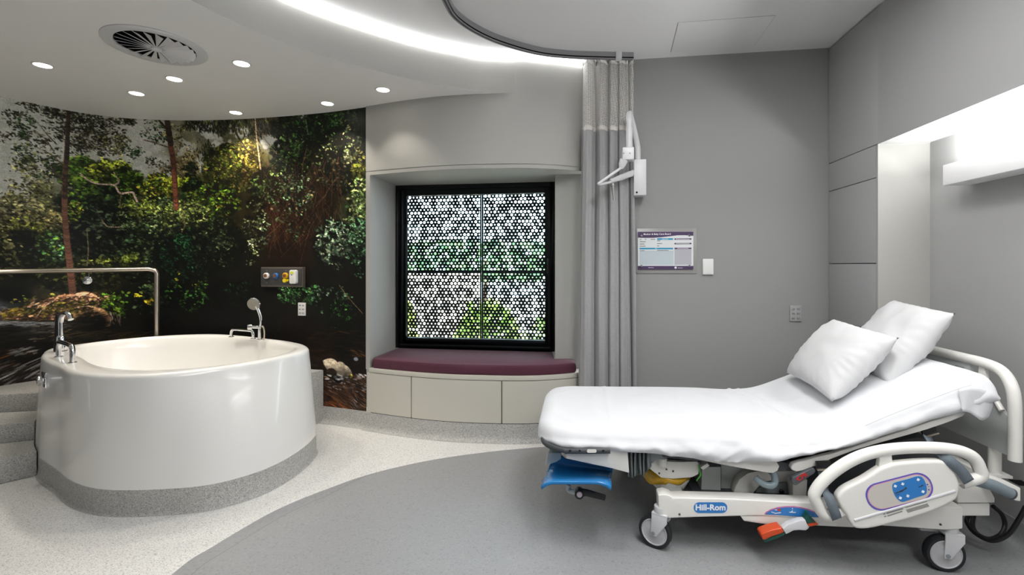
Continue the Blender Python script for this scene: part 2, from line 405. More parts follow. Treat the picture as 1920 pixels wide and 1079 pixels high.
# ============================================================ MURAL: a printed forest stream on the curved wall
mc = np.array([(p.x, p.y) for p in mural_curve]); seglen = np.hypot(*np.diff(mc, axis=0).T); arc = np.concatenate([[0], np.cumsum(seglen)])
pxs = CX+F*mc[:, 0]/mc[:, 1]; S1 = arc[-1]
Z0, Z1 = .12, HS
PPM = 290
s_left = float(np.interp(-260, pxs, arc))
MW = int((S1-s_left)*PPM); MH = int((Z1-Z0)*PPM)
def R(px, py):                                      # traced mural point -> raster column, row
    s = np.interp(px, pxs, arc); Y = np.interp(px, pxs, mc[:, 1])
    return (s-s_left)*PPM, (Z1-(CH-(py-HY)/F*Y))*PPM
rs = np.random.RandomState(11)
img = np.zeros((MH, MW, 3), np.float32)
gx, gy = np.meshgrid(np.arange(MW), np.arange(MH))
def vnoise(w, h, sx, sy, seed, octs=4):
    r = np.random.RandomState(seed); out = np.zeros((h, w), np.float32); amp = 1; tot = 0
    for o in range(octs):
        nx = max(2, int(w/sx*2**o)+2); ny = max(2, int(h/sy*2**o)+2); g = r.rand(ny+1, nx+1).astype(np.float32)
        x = np.linspace(0, nx-1.001, w); y = np.linspace(0, ny-1.001, h); xi = x.astype(int); yi = y.astype(int); fx = x-xi; fy = (y-yi)[:, None]
        fx = fx*fx*(3-2*fx); fy = fy*fy*(3-2*fy)
        a = g[yi][:, xi]*(1-fx)+g[yi][:, xi+1]*fx; b = g[yi+1][:, xi]*(1-fx)+g[yi+1][:, xi+1]*fx
        out += amp*(a*(1-fy)+b*fy); tot += amp; amp *= .55
    return out/tot
def C(*c): return np.array(c, np.float32)/255
# 1. broad tones (traced): column, row, rgb
base = [(0, 200, 158, 158, 152), (60, 230, 154, 154, 147), (20, 300, 152, 152, 144), (10, 355, 148, 148, 136), (40, 330, 150, 150, 140), (62, 330, 120, 120, 104), (100, 215, 152, 152, 145), (150, 215, 140, 139, 131), (120, 235, 148, 147, 139), (170, 245, 132, 130, 122), (120, 270, 152, 152, 145), (170, 280, 140, 139, 131), (90, 270, 154, 154, 147), (200, 260, 132, 130, 120), (230, 235, 150, 150, 142),
        (265, 270, 154, 155, 149), (215, 295, 126, 124, 108), (245, 310, 140, 140, 132), (90, 305, 140, 140, 130), (105, 330, 120, 120, 106), (70, 360, 82, 82, 56), (30, 400, 92, 90, 62), (100, 400, 86, 84, 56), (160, 330, 52, 60, 24), (210, 340, 40, 46, 18), (250, 340, 60, 62, 28), (290, 300, 142, 142, 136), (300, 330, 86, 80, 58),
        (335, 300, 88, 80, 58), (365, 290, 110, 104, 84), (390, 250, 84, 84, 72), (420, 240, 52, 54, 40), (450, 260, 80, 78, 56), (350, 340, 60, 62, 24), (400, 330, 50, 54, 20), (440, 310, 74, 74, 24), (470, 290, 66, 60, 26), (510, 250, 54, 50, 36), (505, 265, 120, 116, 104),
        (560, 230, 22, 30, 16), (620, 230, 18, 24, 14), (680, 230, 22, 26, 18), (600, 290, 22, 20, 12), (560, 320, 26, 26, 14), (640, 320, 24, 20, 14), (680, 330, 48, 50, 26), (680, 390, 46, 54, 32), (520, 350, 34, 32, 18), (600, 370, 26, 20, 12),
        (40, 440, 44, 44, 24), (20, 480, 30, 30, 16), (90, 440, 52, 56, 26), (60, 500, 14, 15, 9), (110, 470, 34, 40, 22), (160, 420, 22, 26, 14), (200, 440, 18, 20, 14), (170, 480, 16, 18, 12), (210, 500, 36, 36, 18), (240, 430, 22, 26, 16),
        (280, 400, 36, 42, 24), (340, 400, 40, 46, 24), (400, 400, 26, 30, 12), (460, 400, 34, 30, 14), (520, 410, 40, 24, 14), (560, 430, 28, 18, 12), (620, 430, 26, 24, 16), (670, 440, 34, 42, 30), (300, 470, 10, 13, 9), (380, 470, 9, 12, 8), (450, 470, 14, 14, 9), (540, 480, 26, 16, 10), (620, 500, 16, 16, 12), (680, 520, 12, 12, 9),
        (40, 540, 8, 9, 7), (110, 545, 44, 42, 28), (180, 540, 38, 36, 22), (240, 550, 16, 18, 12), (300, 560, 7, 8, 6), (400, 560, 8, 8, 7), (500, 560, 10, 10, 8), (600, 570, 14, 15, 11), (680, 580, 8, 8, 7),
        (0, 595, 60, 62, 66), (60, 610, 36, 38, 34), (140, 620, 24, 23, 18), (230, 610, 18, 16, 10), (300, 620, 6, 6, 5), (450, 620, 7, 6, 5), (560, 620, 16, 13, 10), (650, 630, 12, 12, 10),
        (30, 640, 14, 12, 9), (10, 670, 26, 20, 14), (80, 660, 12, 10, 8), (30, 710, 34, 30, 27), (120, 700, 26, 22, 20), (600, 680, 26, 18, 12), (680, 690, 20, 16, 14), (640, 730, 40, 30, 26), (620, 760, 52, 30, 18), (680, 770, 34, 22, 14), (400, 700, 18, 14, 10), (250, 700, 20, 16, 12)]
num = np.zeros_like(img); den = np.zeros((MH, MW), np.float32)
wob_x = (vnoise(MW, MH, 60, 60, 3)-.5)*60; wob_y = (vnoise(MW, MH, 60, 60, 4)-.5)*60
for (px, py, r, g, b) in base+[(px-210, py, r, g, b) for (px, py, r, g, b) in base if px < 120]:
    x, y = R(px, py); d2 = (gx+wob_x-x)**2+(gy+wob_y-y)**2
    w = 1/(d2+160)**2.0; num += w[..., None]*C(r, g, b); den += w
img[:] = num/den[..., None]
lum_ = np.clip((img.mean(2)-.40)/.15, 0, 1)
img *= (1+(vnoise(MW, MH, 9, 9, 5, 3)-.45)*.5*(1-.9*lum_))[..., None]
SKY = C(150, 150, 143)
# sky lets through the canopy where the tone is light
def dab(x, y, a, b, th, col, al=1.0):
    m = int(max(a, b)+2); x0, x1, y0, y1 = max(0, int(x)-m), min(MW, int(x)+m+1), max(0, int(y)-m), min(MH, int(y)+m+1)
    if x0 >= x1 or y0 >= y1: return
    dx = np.arange(x0, x1)-x; dy = (np.arange(y0, y1)-y)[:, None]; c, s_ = math.cos(th), math.sin(th)
    q = ((dx*c+dy*s_)/a)**2+((-dx*s_+dy*c)/b)**2
    k = np.clip((1.25-q)*2.0, 0, 1)[..., None]*al
    sub = img[y0:y1, x0:x1]; sub += (col-sub)*k
def clump(px, py, rx, ry, n, size, cols, clus=5, spread=7, dark=None, ndark=0, th=None, up_light=True, al=.9, asp=.5):
    cx, cy = R(px, py); sc = PPM/225.0
    if dark is not None:
        for _ in range(ndark):
            r = math.sqrt(rs.rand()); a = rs.rand()*2*PI
            d = size*rs.uniform(1.0, 2.6); dab(cx+rx*sc*r*math.cos(a), cy+ry*sc*r*math.sin(a), d, d*.7, rs.rand()*PI, C(*dark)*rs.uniform(.6, 1.5), .55)
    for _ in range(max(1, n//clus)):
        r = rs.rand()**.6; a = rs.rand()*2*PI
        ox, oy = rx*sc*r*math.cos(a), ry*sc*r*math.sin(a)
        lit = 1.0 if up_light is None else np.clip(.75-.35*oy/(ry*sc+1)+rs.normal(0, .28), .15, 1.5) if up_light else rs.uniform(.4, 1.3)
        for _k in range(clus):
            c = C(*cols[rs.randint(len(cols))])*lit*(rs.uniform(.97, 1.03) if up_light is None else rs.uniform(.3, 1.6)**1.15)
            L_ = size*rs.uniform(.5, 1.25)
            dab(cx+ox+rs.normal(0, spread), cy+oy+rs.normal(0, spread*.8), L_, L_*asp*rs.uniform(.7, 1.2), (rs.normal(.2, .6) if th is None else rs.normal(*th)), c, al*rs.uniform(.6, 1))
def streak(pts, w0, w1, col, jitter=1.0, shade=.35, al=1.0):
    rp_ = [R(*p) for p in pts]; cp = catmull([Vector((a, b, 0)) for a, b in rp_], 14); N = len(cp)
    for i in range(N-1):
        steps = max(1, int((cp[i+1]-cp[i]).length/1.2))
        for k in range(steps):
            p = cp[i].lerp(cp[i+1], k/steps); f = (i+k/steps)/N; w = w0+(w1-w0)*f
            c = C(*col)*rs.uniform(1-shade, 1+shade)
            dab(p.x+rs.normal(0, .25*jitter), p.y, max(.7, w*.5), max(.8, w*.5), 0, c, al)
            if w > 4: dab(p.x-w*.22, p.y, w*.2, 1.5, 0, c*1.35, .6); dab(p.x+w*.3, p.y, w*.2, 1.5, 0, c*.5, .6)
OLIVE = [(104, 102, 66), (84, 84, 50), (122, 116, 78), (66, 70, 40)]; GREEN = [(84, 116, 36), (64, 92, 30), (110, 128, 44), (48, 70, 26)]
YEL = [(150, 148, 46), (178, 160, 58), (116, 130, 40), (190, 176, 90)]; COOL = [(70, 108, 74), (92, 126, 92), (120, 146, 118), (48, 80, 52)]
DK = [(44, 42, 30), (34, 34, 24), (58, 52, 36), (28, 30, 22)]; DKG = [(34, 52, 28), (26, 40, 22), (48, 66, 34)]; PALEG = [(150, 158, 120), (128, 140, 92), (170, 172, 134)]
# sky holes and feathery crowns, upper left
for (px, py, rx, ry, n) in ((-20, 300, 40, 90, 90), (10, 225, 24, 40, 40), (12, 320, 18, 50, 50), (62, 245, 24, 30, 30), (85, 285, 24, 40, 24), (268, 262, 36, 30, 46), (290, 318, 30, 24, 30), (235, 310, 22, 14, 22), (248, 250, 20, 18, 22), (205, 290, 14, 8, 8), (20, 330, 24, 44, 34), (385, 245, 14, 20, 16), (375, 310, 10, 14, 8), (350, 285, 8, 20, 10), (410, 275, 12, 22, 12), (508, 264, 10, 8, 12), (450, 245, 16, 16, 10), (566, 222, 6, 4, 5)):
    clump(px, py, rx, ry, n*5, 7, [(152, 152, 146), (144, 145, 138), (158, 158, 153)], 5, 7, up_light=None, al=.75, asp=.8)
for (px, py, rx, ry, n, pal) in ((150, 216, 76, 14, 620, DK), (160, 245, 52, 30, 760, DK), (190, 262, 36, 26, 420, DK), (135, 265, 22, 30, 240, DK), (98, 208, 26, 9, 120, DK), (22, 215, 12, 12, 40, DK), (30, 232, 12, 24, 70, DK), (48, 232, 9, 20, 110, DKG), (40, 250, 12, 12, 60, DKG), (5, 245, 6, 20, 40, DK), (66, 262, 16, 14, 50, DK), (75, 258, 10, 8, 30, DK), (48, 290, 18, 20, 170, DKG+OLIVE), (44, 312, 16, 16, 130, OLIVE), (75, 318, 24, 18, 240, OLIVE+DKG), (60, 345, 26, 20, 220, OLIVE), (60, 372, 34, 22, 320, OLIVE), (105, 300, 16, 16, 90, DKG+OLIVE), (108, 325, 14, 10, 60, DK),
                              (218, 272, 20, 22, 200, OLIVE), (252, 286, 20, 10, 120, DKG), (282, 304, 12, 8, 50, DK), (238, 226, 40, 10, 130, DK), (295, 248, 24, 22, 200, DKG), (330, 260, 22, 30, 170, OLIVE), (340, 310, 20, 40, 240, [(100, 84, 58), (120, 104, 76), (80, 70, 48)]), (300, 320, 22, 18, 160, [(92, 80, 58), (70, 62, 46)])):
    clump(px, py, rx, ry, n, 2.5, pal, 6, 4.2, up_light=False, asp=.6)
for (px, py, rx, ry, n) in ((370, 232, 26, 12, 240), (405, 235, 26, 18, 300), (440, 232, 30, 14, 320), (385, 285, 14, 22, 200), (470, 245, 20, 28, 240), (500, 235, 22, 16, 220), (455, 280, 20, 18, 160)):
    clump(px, py, rx, ry, n, 4.0, [(46, 50, 34), (36, 40, 28), (66, 66, 44), (80, 76, 48)], 6, 5, th=(1.4, .3), asp=.35)
clump(358, 310, 16, 30, 320, 3.4, [(120, 112, 78), (98, 94, 60), (140, 130, 96)], 6, 4); clump(358, 320, 12, 14, 150, 4, [(24, 30, 18), (36, 40, 24)], 5, 4)
# mid-left thickets
clump(35, 420, 55, 45, 900, 3.6, OLIVE+[(128, 120, 84)], 6, 5, (34, 32, 18), 120); clump(20, 395, 40, 22, 320, 4, [(120, 116, 84), (98, 98, 66), (138, 132, 104)], 6, 5)
clump(62, 425, 28, 16, 240, 3.6, [(128, 136, 52), (104, 112, 40), (146, 146, 72)], 6, 5); clump(90, 410, 26, 18, 220, 3.4, [(138, 128, 88), (116, 108, 68)], 6, 4)
clump(50, 478, 42, 38, 260, 4, [(40, 44, 22), (28, 30, 16)], 6, 6, (10, 11, 7), 420); clump(12, 470, 14, 40, 160, 4, [(98, 96, 64), (74, 74, 46)], 5, 5)
clump(105, 465, 26, 32, 420, 3.4, GREEN+COOL, 6, 5, (20, 24, 14), 130)
clump(165, 325, 42, 26, 560, 4, GREEN, 6, 5, (26, 32, 12), 150); clump(210, 322, 34, 20, 420, 3.8, [(116, 126, 44), (88, 100, 34), (132, 134, 54)], 6, 5, (28, 32, 12), 80); clump(235, 345, 26, 28, 320, 3.8, GREEN, 6, 5, (20, 24, 10), 140)
clump(185, 385, 55, 32, 420, 4, DKG+[(70, 84, 40)], 6, 6, (12, 15, 9), 330); clump(190, 440, 50, 50, 430, 4, [(50, 60, 44), (72, 82, 62), (36, 46, 34)], 6, 6, (9, 11, 8), 420)
clump(148, 350, 24, 30, 200, 4, GREEN, 6, 5); clump(135, 395, 12, 22, 130, 3.6, YEL+GREEN, 6, 4)
clump(200, 500, 40, 14, 260, 3.6, [(128, 130, 62), (98, 106, 46)], 6, 4, (18, 20, 10), 90); clump(150, 520, 60, 24, 260, 3.8, [(74, 80, 40), (54, 60, 32)], 6, 6, (12, 13, 9), 160)
# sunlit growth, centre
clump(300, 352, 30, 24, 420, 3.6, YEL+GREEN, 6, 5, (30, 34, 12), 110); clump(325, 345, 16, 14, 160, 3.6, [(170, 172, 62), (140, 150, 50)], 6, 4); clump(350, 345, 16, 12, 160, 3.6, [(130, 150, 40), (150, 164, 56)], 6, 4); clump(365, 365, 22, 28, 160, 4, DKG, 6, 5, (8, 9, 6), 230)
clump(425, 320, 48, 48, 950, 3.4, [(100, 100, 38), (84, 92, 34), (70, 82, 32), (58, 70, 28), (124, 108, 60)], 6, 5.5, (20, 20, 9), 460); clump(470, 306, 20, 40, 260, 3.4, [(120, 116, 50), (136, 112, 64), (98, 94, 38)], 6, 5, (34, 28, 12), 140); clump(455, 274, 16, 14, 120, 3.4, [(150, 136, 80), (120, 112, 54)], 6, 4)
clump(400, 378, 52, 34, 560, 3.8, GREEN+[(120, 116, 40)], 6, 5.5, (16, 16, 8), 260)
clump(290, 415, 56, 44, 1150, 3.4, [(76, 96, 60), (98, 112, 74), (58, 76, 46), (120, 128, 90)], 6, 5, (12, 15, 10), 420); clump(270, 390, 40, 16, 320, 3.6, [(130, 138, 62), (104, 116, 52)], 6, 5); clump(345, 402, 44, 26, 620, 3.4, [(112, 124, 64), (140, 146, 90), (80, 96, 44)], 6, 5, (16, 18, 10), 140)
clump(255, 480, 38, 46, 420, 3.6, [(50, 66, 44), (36, 48, 32), (68, 82, 50)], 6, 6, (9, 11, 8), 260); clump(240, 488, 26, 10, 160, 3.6, [(120, 128, 58), (92, 104, 44)], 6, 4)
clump(355, 480, 56, 46, 500, 3.4, [(28, 62, 36), (38, 74, 46), (22, 44, 28)], 6, 7, (6, 8, 6), 620); clump(410, 460, 50, 50, 340, 3.4, [(52, 66, 40), (74, 82, 58), (34, 46, 28)], 6, 7, (8, 9, 6), 420)
clump(350, 555, 60, 24, 200, 3.4, [(34, 66, 28), (52, 84, 36)], 6, 7, (5, 5, 4), 420); clump(440, 555, 50, 30, 90, 3.4, [(24, 44, 24)], 6, 8, (5, 5, 4), 380)
clump(280, 560, 26, 26, 170, 3.6, [(50, 66, 42), (70, 84, 54)], 5, 6, (8, 9, 7), 100); clump(278, 563, 7, 5, 26, 3.6, [(206, 186, 40), (180, 160, 40)], 5, 3, up_light=False); clump(256, 551, 5, 5, 18, 3.6, [(160, 150, 40)], 5, 3, up_light=False); clump(350, 525, 40, 14, 20, 3, [(150, 150, 40)], 3, 4)
clump(215, 570, 24, 22, 220, 3.6, GREEN, 6, 5, (14, 16, 10), 90)
# dark vine wall, right
clump(590, 235, 90, 34, 900, 3.2, DKG+[(52, 78, 34), (36, 66, 30)], 6, 6, (9, 12, 7), 620); clump(545, 300, 44, 44, 520, 3.2, [(44, 74, 34), (70, 96, 46), (96, 116, 66)], 6, 6, (11, 13, 8), 380)
clump(640, 300, 52, 60, 420, 3.2, [(44, 60, 34), (84, 92, 62), (110, 106, 72)], 6, 7, (12, 12, 8), 560); clump(500, 345, 40, 30, 380, 3.4, [(84, 108, 56), (120, 138, 88), (60, 80, 40)], 6, 5, (18, 18, 10), 160); clump(545, 360, 44, 34, 260, 3.2, [(66, 84, 46), (112, 134, 104)], 6, 6, (16, 12, 8), 260)
for _ in range(300):
    x0 = rs.uniform(480, 640); y0 = rs.uniform(290, 440); ln = rs.uniform(12, 60); k = rs.normal(0, 16)
    streak([(x0, y0), (x0+k*.5+rs.normal(0, 3), y0+ln*.5), (x0+k, y0+ln)], 1.6, 1.0, [(84, 50, 34), (66, 38, 26), (100, 66, 46), (50, 30, 20), (110, 80, 60)][rs.randint(5)], al=.42)
clump(540, 400, 60, 50, 260, 3.2, [(60, 84, 44), (96, 120, 88), (120, 100, 70)], 4, 5); clump(478, 420, 26, 50, 220, 3.2, [(70, 84, 50), (110, 112, 84)], 5, 6, (18, 14, 8), 150)
clump(672, 400, 22, 66, 620, 4.0, [(92, 116, 62), (136, 148, 96), (64, 92, 56), (170, 168, 120)], 6, 5, (14, 16, 10), 140); clump(668, 300, 16, 22, 80, 4.2, [(130, 128, 90), (112, 110, 58)], 5, 4); clump(655, 290, 12, 20, 40, 4, PALEG, 5, 3); clump(672, 322, 18, 12, 90, 4, [(108, 106, 46), (82, 88, 34)], 5, 4)
clump(625, 455, 42, 40, 560, 3.4, [(104, 130, 104), (140, 160, 132), (72, 100, 74), (160, 168, 140)], 6, 5, (10, 12, 9), 260); clump(672, 460, 20, 50, 330, 3.4, COOL, 6, 6, (9, 11, 8), 130)
clump(560, 550, 44, 18, 460, 3.2, [(70, 116, 62), (104, 146, 92), (50, 86, 46)], 6, 4, (9, 9, 7), 110); clump(620, 560, 40, 24, 150, 3.2, COOL, 6, 6, (8, 9, 7), 160); clump(640, 590, 34, 26, 110, 3.2, [(34, 66, 30), (46, 84, 36)], 6, 7, (6, 7, 5), 260)
clump(495, 430, 16, 30, 60, 3, [(130, 150, 110)], 4, 4); clump(470, 470, 12, 24, 60, 3, PALEG, 4, 4)
# trunks and branches
streak([(137, 560), (131, 500), (126, 460), (121, 400), (121, 340), (124, 290), (128, 215)], 12, 6.5, (88, 62, 50), shade=.3); streak([(121, 370), (122, 330), (125, 280)], 8, 7, (62, 46, 36)); streak([(125, 300), (128, 205)], 7, 6, (44, 36, 30))
for b in ([(122, 340), (108, 326), (92, 318)], [(121, 313), (95, 290), (62, 272), (48, 255)], [(100, 283), (85, 262), (66, 245)], [(105, 270), (86, 250), (72, 232)], [(122, 350), (112, 332), (96, 320)]): streak(b, 3.0, 1.2, (66, 54, 44))
streak([(330, 385), (327, 340), (324, 300), (318, 262), (312, 222)], 12, 11, (74, 48, 38), shade=.3); streak([(330, 392), (327, 345), (325, 318)], 9, 9, (104, 64, 48)); streak([(320, 270), (313, 224)], 12, 11, (44, 34, 28)); streak([(312, 242), (303, 232), (296, 224)], 6, 4, (50, 40, 34)); streak([(314, 276), (290, 268), (268, 262)], 4.5, 3, (92, 80, 70))
streak([(150, 325), (165, 338), (185, 345), (212, 347), (222, 360), (228, 363), (234, 362), (248, 361), (253, 370), (257, 378)], 3, 4.6, (150, 132, 122), shade=.2); streak([(216, 346), (222, 340), (212, 322)], 3.4, 2, (124, 108, 100)); streak([(190, 412), (200, 424), (215, 426), (229, 425)], 2.4, 2.2, (112, 104, 84)); streak([(227, 362), (224, 385), (228, 392)], 2, 2, (96, 84, 60))
streak([(478, 222), (481, 260), (486, 300), (488, 318)], 3.0, 3.6, (150, 130, 104)); streak([(490, 245), (497, 262), (520, 290)], 2, 2, (96, 84, 62)); streak([(435, 235), (448, 260), (462, 280)], 5, 4, (54, 46, 36)); streak([(573, 225), (577, 252)], 2, 2, (86, 90, 74)); streak([(575, 278), (568, 305), (566, 325)], 3, 2.4, (84, 58, 44), al=.7); streak([(632, 332), (618, 352), (606, 372)], 2.6, 2, (90, 66, 50), al=.7)
streak([(636, 535), (655, 560), (680, 588)], 1.8, 1.4, (104, 88, 62)); streak([(545, 400), (520, 425), (498, 445)], 1.8, 1.8, (96, 68, 52), al=.7); streak([(340, 388), (346, 420), (340, 436)], 1.6, 1.4, (96, 84, 66)); streak([(162, 430), (165, 470), (162, 500)], 2, 2, (84, 80, 60))
# far bank rocks
def blob(pts, col, seed, rough=.5, edge=2.5):
    q = np.array([R(*p) for p in pts]); cxy = q.mean(0); a = np.arctan2(q[:, 1]-cxy[1], q[:, 0]-cxy[0]); r = np.hypot(*(q-cxy).T); o = np.argsort(a); a = a[o]; r = r[o]
    A = np.concatenate([a-2*PI, a, a+2*PI]); Rr = np.tile(r, 3)
    th = np.arctan2(gy-cxy[1], gx-cxy[0]); rad = np.hypot(gx-cxy[0], gy-cxy[1]); lim = np.interp(th, A, Rr)
    k = np.clip((lim-rad)/edge, 0, 1)
    n1 = vnoise(MW, MH, 26, 14, seed, 5); n2 = vnoise(MW, MH, 6, 5, seed+1, 3)
    sh = np.clip(1.05-.55*(gy-cxy[1])/(q[:, 1].max()-cxy[1]+1), .25, 1.7)*(1-rough+2*rough*n1)*(.7+.6*n2)
    img[:] = img+(np.clip(C(*col)*sh[..., None], 0, 1)-img)*k[..., None]
blob([(0, 592), (0, 582), (20, 578), (45, 580), (62, 588), (60, 602), (30, 604)], (92, 80, 34), 21); blob([(58, 602), (62, 585), (85, 565), (120, 552), (160, 556), (150, 590), (120, 600), (90, 604)], (150, 112, 84), 23, .7)
blob([(110, 565), (140, 552), (180, 553), (192, 565), (170, 578), (130, 585)], (146, 110, 88), 25, .7); blob([(120, 590), (150, 576), (185, 575), (205, 590), (205, 615), (190, 622), (140, 620)], (92, 72, 52), 27, .7)
blob([(138, 600), (160, 584), (195, 588), (204, 606), (190, 624), (150, 622)], (16, 14, 11), 29, .4, 8); blob([(70, 588), (95, 575), (110, 590), (95, 602), (74, 602)], (88, 78, 30), 31, .6); clump(85, 560, 40, 8, 90, 3, [(104, 112, 40), (128, 116, 60)], 5, 4); clump(190, 562, 22, 10, 110, 3, GREEN, 5, 4); clump(40, 586, 22, 6, 60, 3, [(110, 98, 34)], 4, 3)
blob([(0, 575), (0, 586), (12, 586), (14, 576)], (58, 60, 64), 32)
ROCK = [(168, 128, 102), (120, 86, 62), (60, 44, 32), (150, 120, 100), (90, 64, 46)]; MOSS = [(96, 92, 34), (70, 74, 28), (124, 112, 44)]
for (px, py, rx, ry, n, pal) in ((110, 572, 46, 16, 260, ROCK), (155, 562, 34, 10, 160, ROCK), (105, 585, 34, 12, 120, MOSS), (150, 572, 40, 10, 90, MOSS), (35, 588, 30, 9, 120, MOSS+ROCK), (30, 598, 26, 5, 60, ROCK), (170, 590, 26, 10, 60, [(104, 78, 56), (44, 34, 26)]), (85, 598, 22, 5, 50, ROCK)):
    clump(px, py, rx, ry, n, 4.2, pal, 3, 4, th=(-.3, .4), asp=.4, al=.8)
for pts_ in ([(62, 600), (80, 578), (102, 566)], [(112, 566), (128, 560), (150, 566)], [(150, 556), (178, 558), (190, 568)], [(120, 590), (140, 580), (170, 576)], [(95, 572), (108, 590), (100, 602)]): streak(pts_, 1.8, 2.6, (24, 18, 13), al=.7)
for pts_ in ([(66, 596), (84, 574), (104, 562)], [(128, 556), (150, 553), (172, 556)], [(140, 577), (168, 574), (190, 582)]): streak(pts_, 2.0, 2.6, (190, 160, 136), al=.6)
# water
def water(x0, x1, y0, y1, n, cols, slope=0.0, ln=(6, 24), w=(.7, 1.5), al=(.2, .7)):
    for _ in range(n):
        px, py = rs.uniform(x0, x1), rs.uniform(y0, y1); x, y = R(px, py)
        dab(x, y, rs.uniform(*ln), rs.uniform(*w), slope+rs.normal(0, .12), C(*cols[rs.randint(len(cols))])*rs.uniform(.6, 1.3), rs.uniform(*al))
water(-250, 235, 602, 650, 500, [(10, 9, 7), (18, 17, 12), (34, 30, 22)], 0, (10, 34), (1, 2.5))
water(-250, 110, 603, 611, 150, [(120, 122, 124), (150, 150, 150), (96, 100, 104)], 0); water(60, 130, 605, 640, 70, [(84, 74, 62), (110, 98, 86)], 0, (3, 10)); water(205, 225, 588, 606, 26, [(150, 130, 118), (120, 106, 96)], 1.4, (3, 8)); water(110, 300, 622, 650, 130, [(52, 42, 26), (74, 60, 36), (34, 30, 20)], -.1)
water(-250, 120, 640, 680, 320, [(9, 8, 6), (16, 12, 8)], -.2, (8, 26), (1, 3)); water(-250, 110, 652, 690, 70, [(86, 52, 22), (66, 40, 20)], -.25, (4, 14)); water(20, 70, 650, 664, 22, [(130, 128, 124), (96, 96, 94)], -.2, (3, 12), (1, 2.2))
water(-250, 130, 676, 730, 360, [(104, 100, 100), (72, 68, 66), (138, 134, 134), (20, 16, 13), (12, 10, 9)], -.35, (5, 22), (.8, 2.2)); water(100, 600, 640, 780, 300, [(20, 16, 12), (34, 26, 18)], 0)
water(580, 700, 620, 690, 200, [(34, 24, 16), (20, 15, 11), (52, 36, 22)], 0, (6, 18)); water(656, 690, 655, 668, 16, [(120, 82, 48), (84, 62, 40)], .2, (4, 10))
water(600, 700, 706, 785, 420, [(44, 32, 26), (66, 50, 44), (28, 20, 16), (84, 56, 34), (104, 72, 44)], .35, (5, 18), (.8, 2)); water(612, 690, 705, 735, 50, [(150, 148, 150), (120, 118, 122)], .2, (2, 7), (.7, 1.6)); water(655, 690, 740, 770, 26, [(120, 112, 112)], .6, (4, 10), (.7, 1.1)); water(600, 660, 755, 780, 70, [(124, 72, 34), (96, 56, 28)], .3, (4, 12))
blob([(604, 676), (612, 672), (632, 678), (648, 684), (660, 698), (662, 706), (648, 710), (632, 704), (614, 694)], (112, 104, 92), 41, .5); blob([(610, 694), (630, 704), (645, 712), (625, 710)], (22, 18, 14), 43, .3); clump(656, 706, 6, 4, 16, 3, [(120, 110, 40)], 4, 2)
water(612, 650, 703, 712, 18, [(170, 172, 176)], .15, (3, 8), (1, 1.8)); water(668, 690, 702, 710, 22, [(170, 160, 156), (196, 190, 190)], .2, (3, 7), (1, 2)); x_, y_ = R(667, 673); dab(x_, y_, 6, 4, 0, C(120, 124, 134), .9)
img = 1.2*np.clip(img, 0, 1)**1.15
img = np.clip(img*(.86+.28*rs.rand(MH, MW, 1)), 0.004, 1).astype(np.float32)
lin_img = np.where(img <= .04045, img/12.92, ((img+.055)/1.055)**2.4).astype(np.float32)
# print it as vertex colours on a sheet that follows the wall
ss = s_left+(np.arange(MW)+.5)/PPM; ss[0] = s_left; ss[-1] = S1
wx = np.interp(ss, arc, mc[:, 0]); wy = np.interp(ss, arc, mc[:, 1]); zz = np.linspace(Z1, Z0, MH)
co = np.empty((MH, MW, 3), np.float32); co[..., 0] = wx; co[..., 1] = wy; co[..., 2] = zz[:, None]
ii = np.arange(MH*MW, dtype=np.int32).reshape(MH, MW)
quads = np.stack([ii[:-1, :-1], ii[1:, :-1], ii[1:, 1:], ii[:-1, 1:]], -1).reshape(-1, 4)
mme = bpy.data.meshes.new('mural_wall'); mme.vertices.add(MH*MW); mme.vertices.foreach_set('co', co.ravel())
mme.loops.add(quads.size); mme.loops.foreach_set('vertex_index', quads.ravel()); mme.polygons.add(len(quads))
mme.polygons.foreach_set('loop_start', np.arange(0, quads.size, 4, dtype=np.int32)); mme.polygons.foreach_set('loop_total', np.full(len(quads), 4, np.int32))
mme.polygons.foreach_set('use_smooth', np.ones(len(quads), bool)); mme.update(calc_edges=True)
ca = mme.color_attributes.new('print', 'FLOAT_COLOR', 'POINT'); rgba = np.ones((MH*MW, 4), np.float32); rgba[:, :3] = lin_img.reshape(-1, 3); ca.data.foreach_set('color', rgba.ravel())
mm = mat('forest_mural_print', (128, 128, 128), .5, spec=.22); nt = mm.node_tree; at_ = nt.nodes.new('ShaderNodeVertexColor'); at_.layer_name = 'print'
hs = nt.nodes.new('ShaderNodeMixRGB'); hs.blend_type = 'MULTIPLY'; hs.inputs[0].default_value = 1.0; MURAL_GAIN = 1.5; hs.inputs[2].default_value = (MURAL_GAIN, MURAL_GAIN, MURAL_GAIN, 1)
nt.links.new(at_.outputs['Color'], hs.inputs[1]); nt.links.new(hs.outputs[0], nt.nodes['Principled BSDF'].inputs['Base Color'])
mme.materials.append(mm)
mural = bpy.data.objects.new('wall_mural', mme); COL.objects.link(mural); struct(mural)
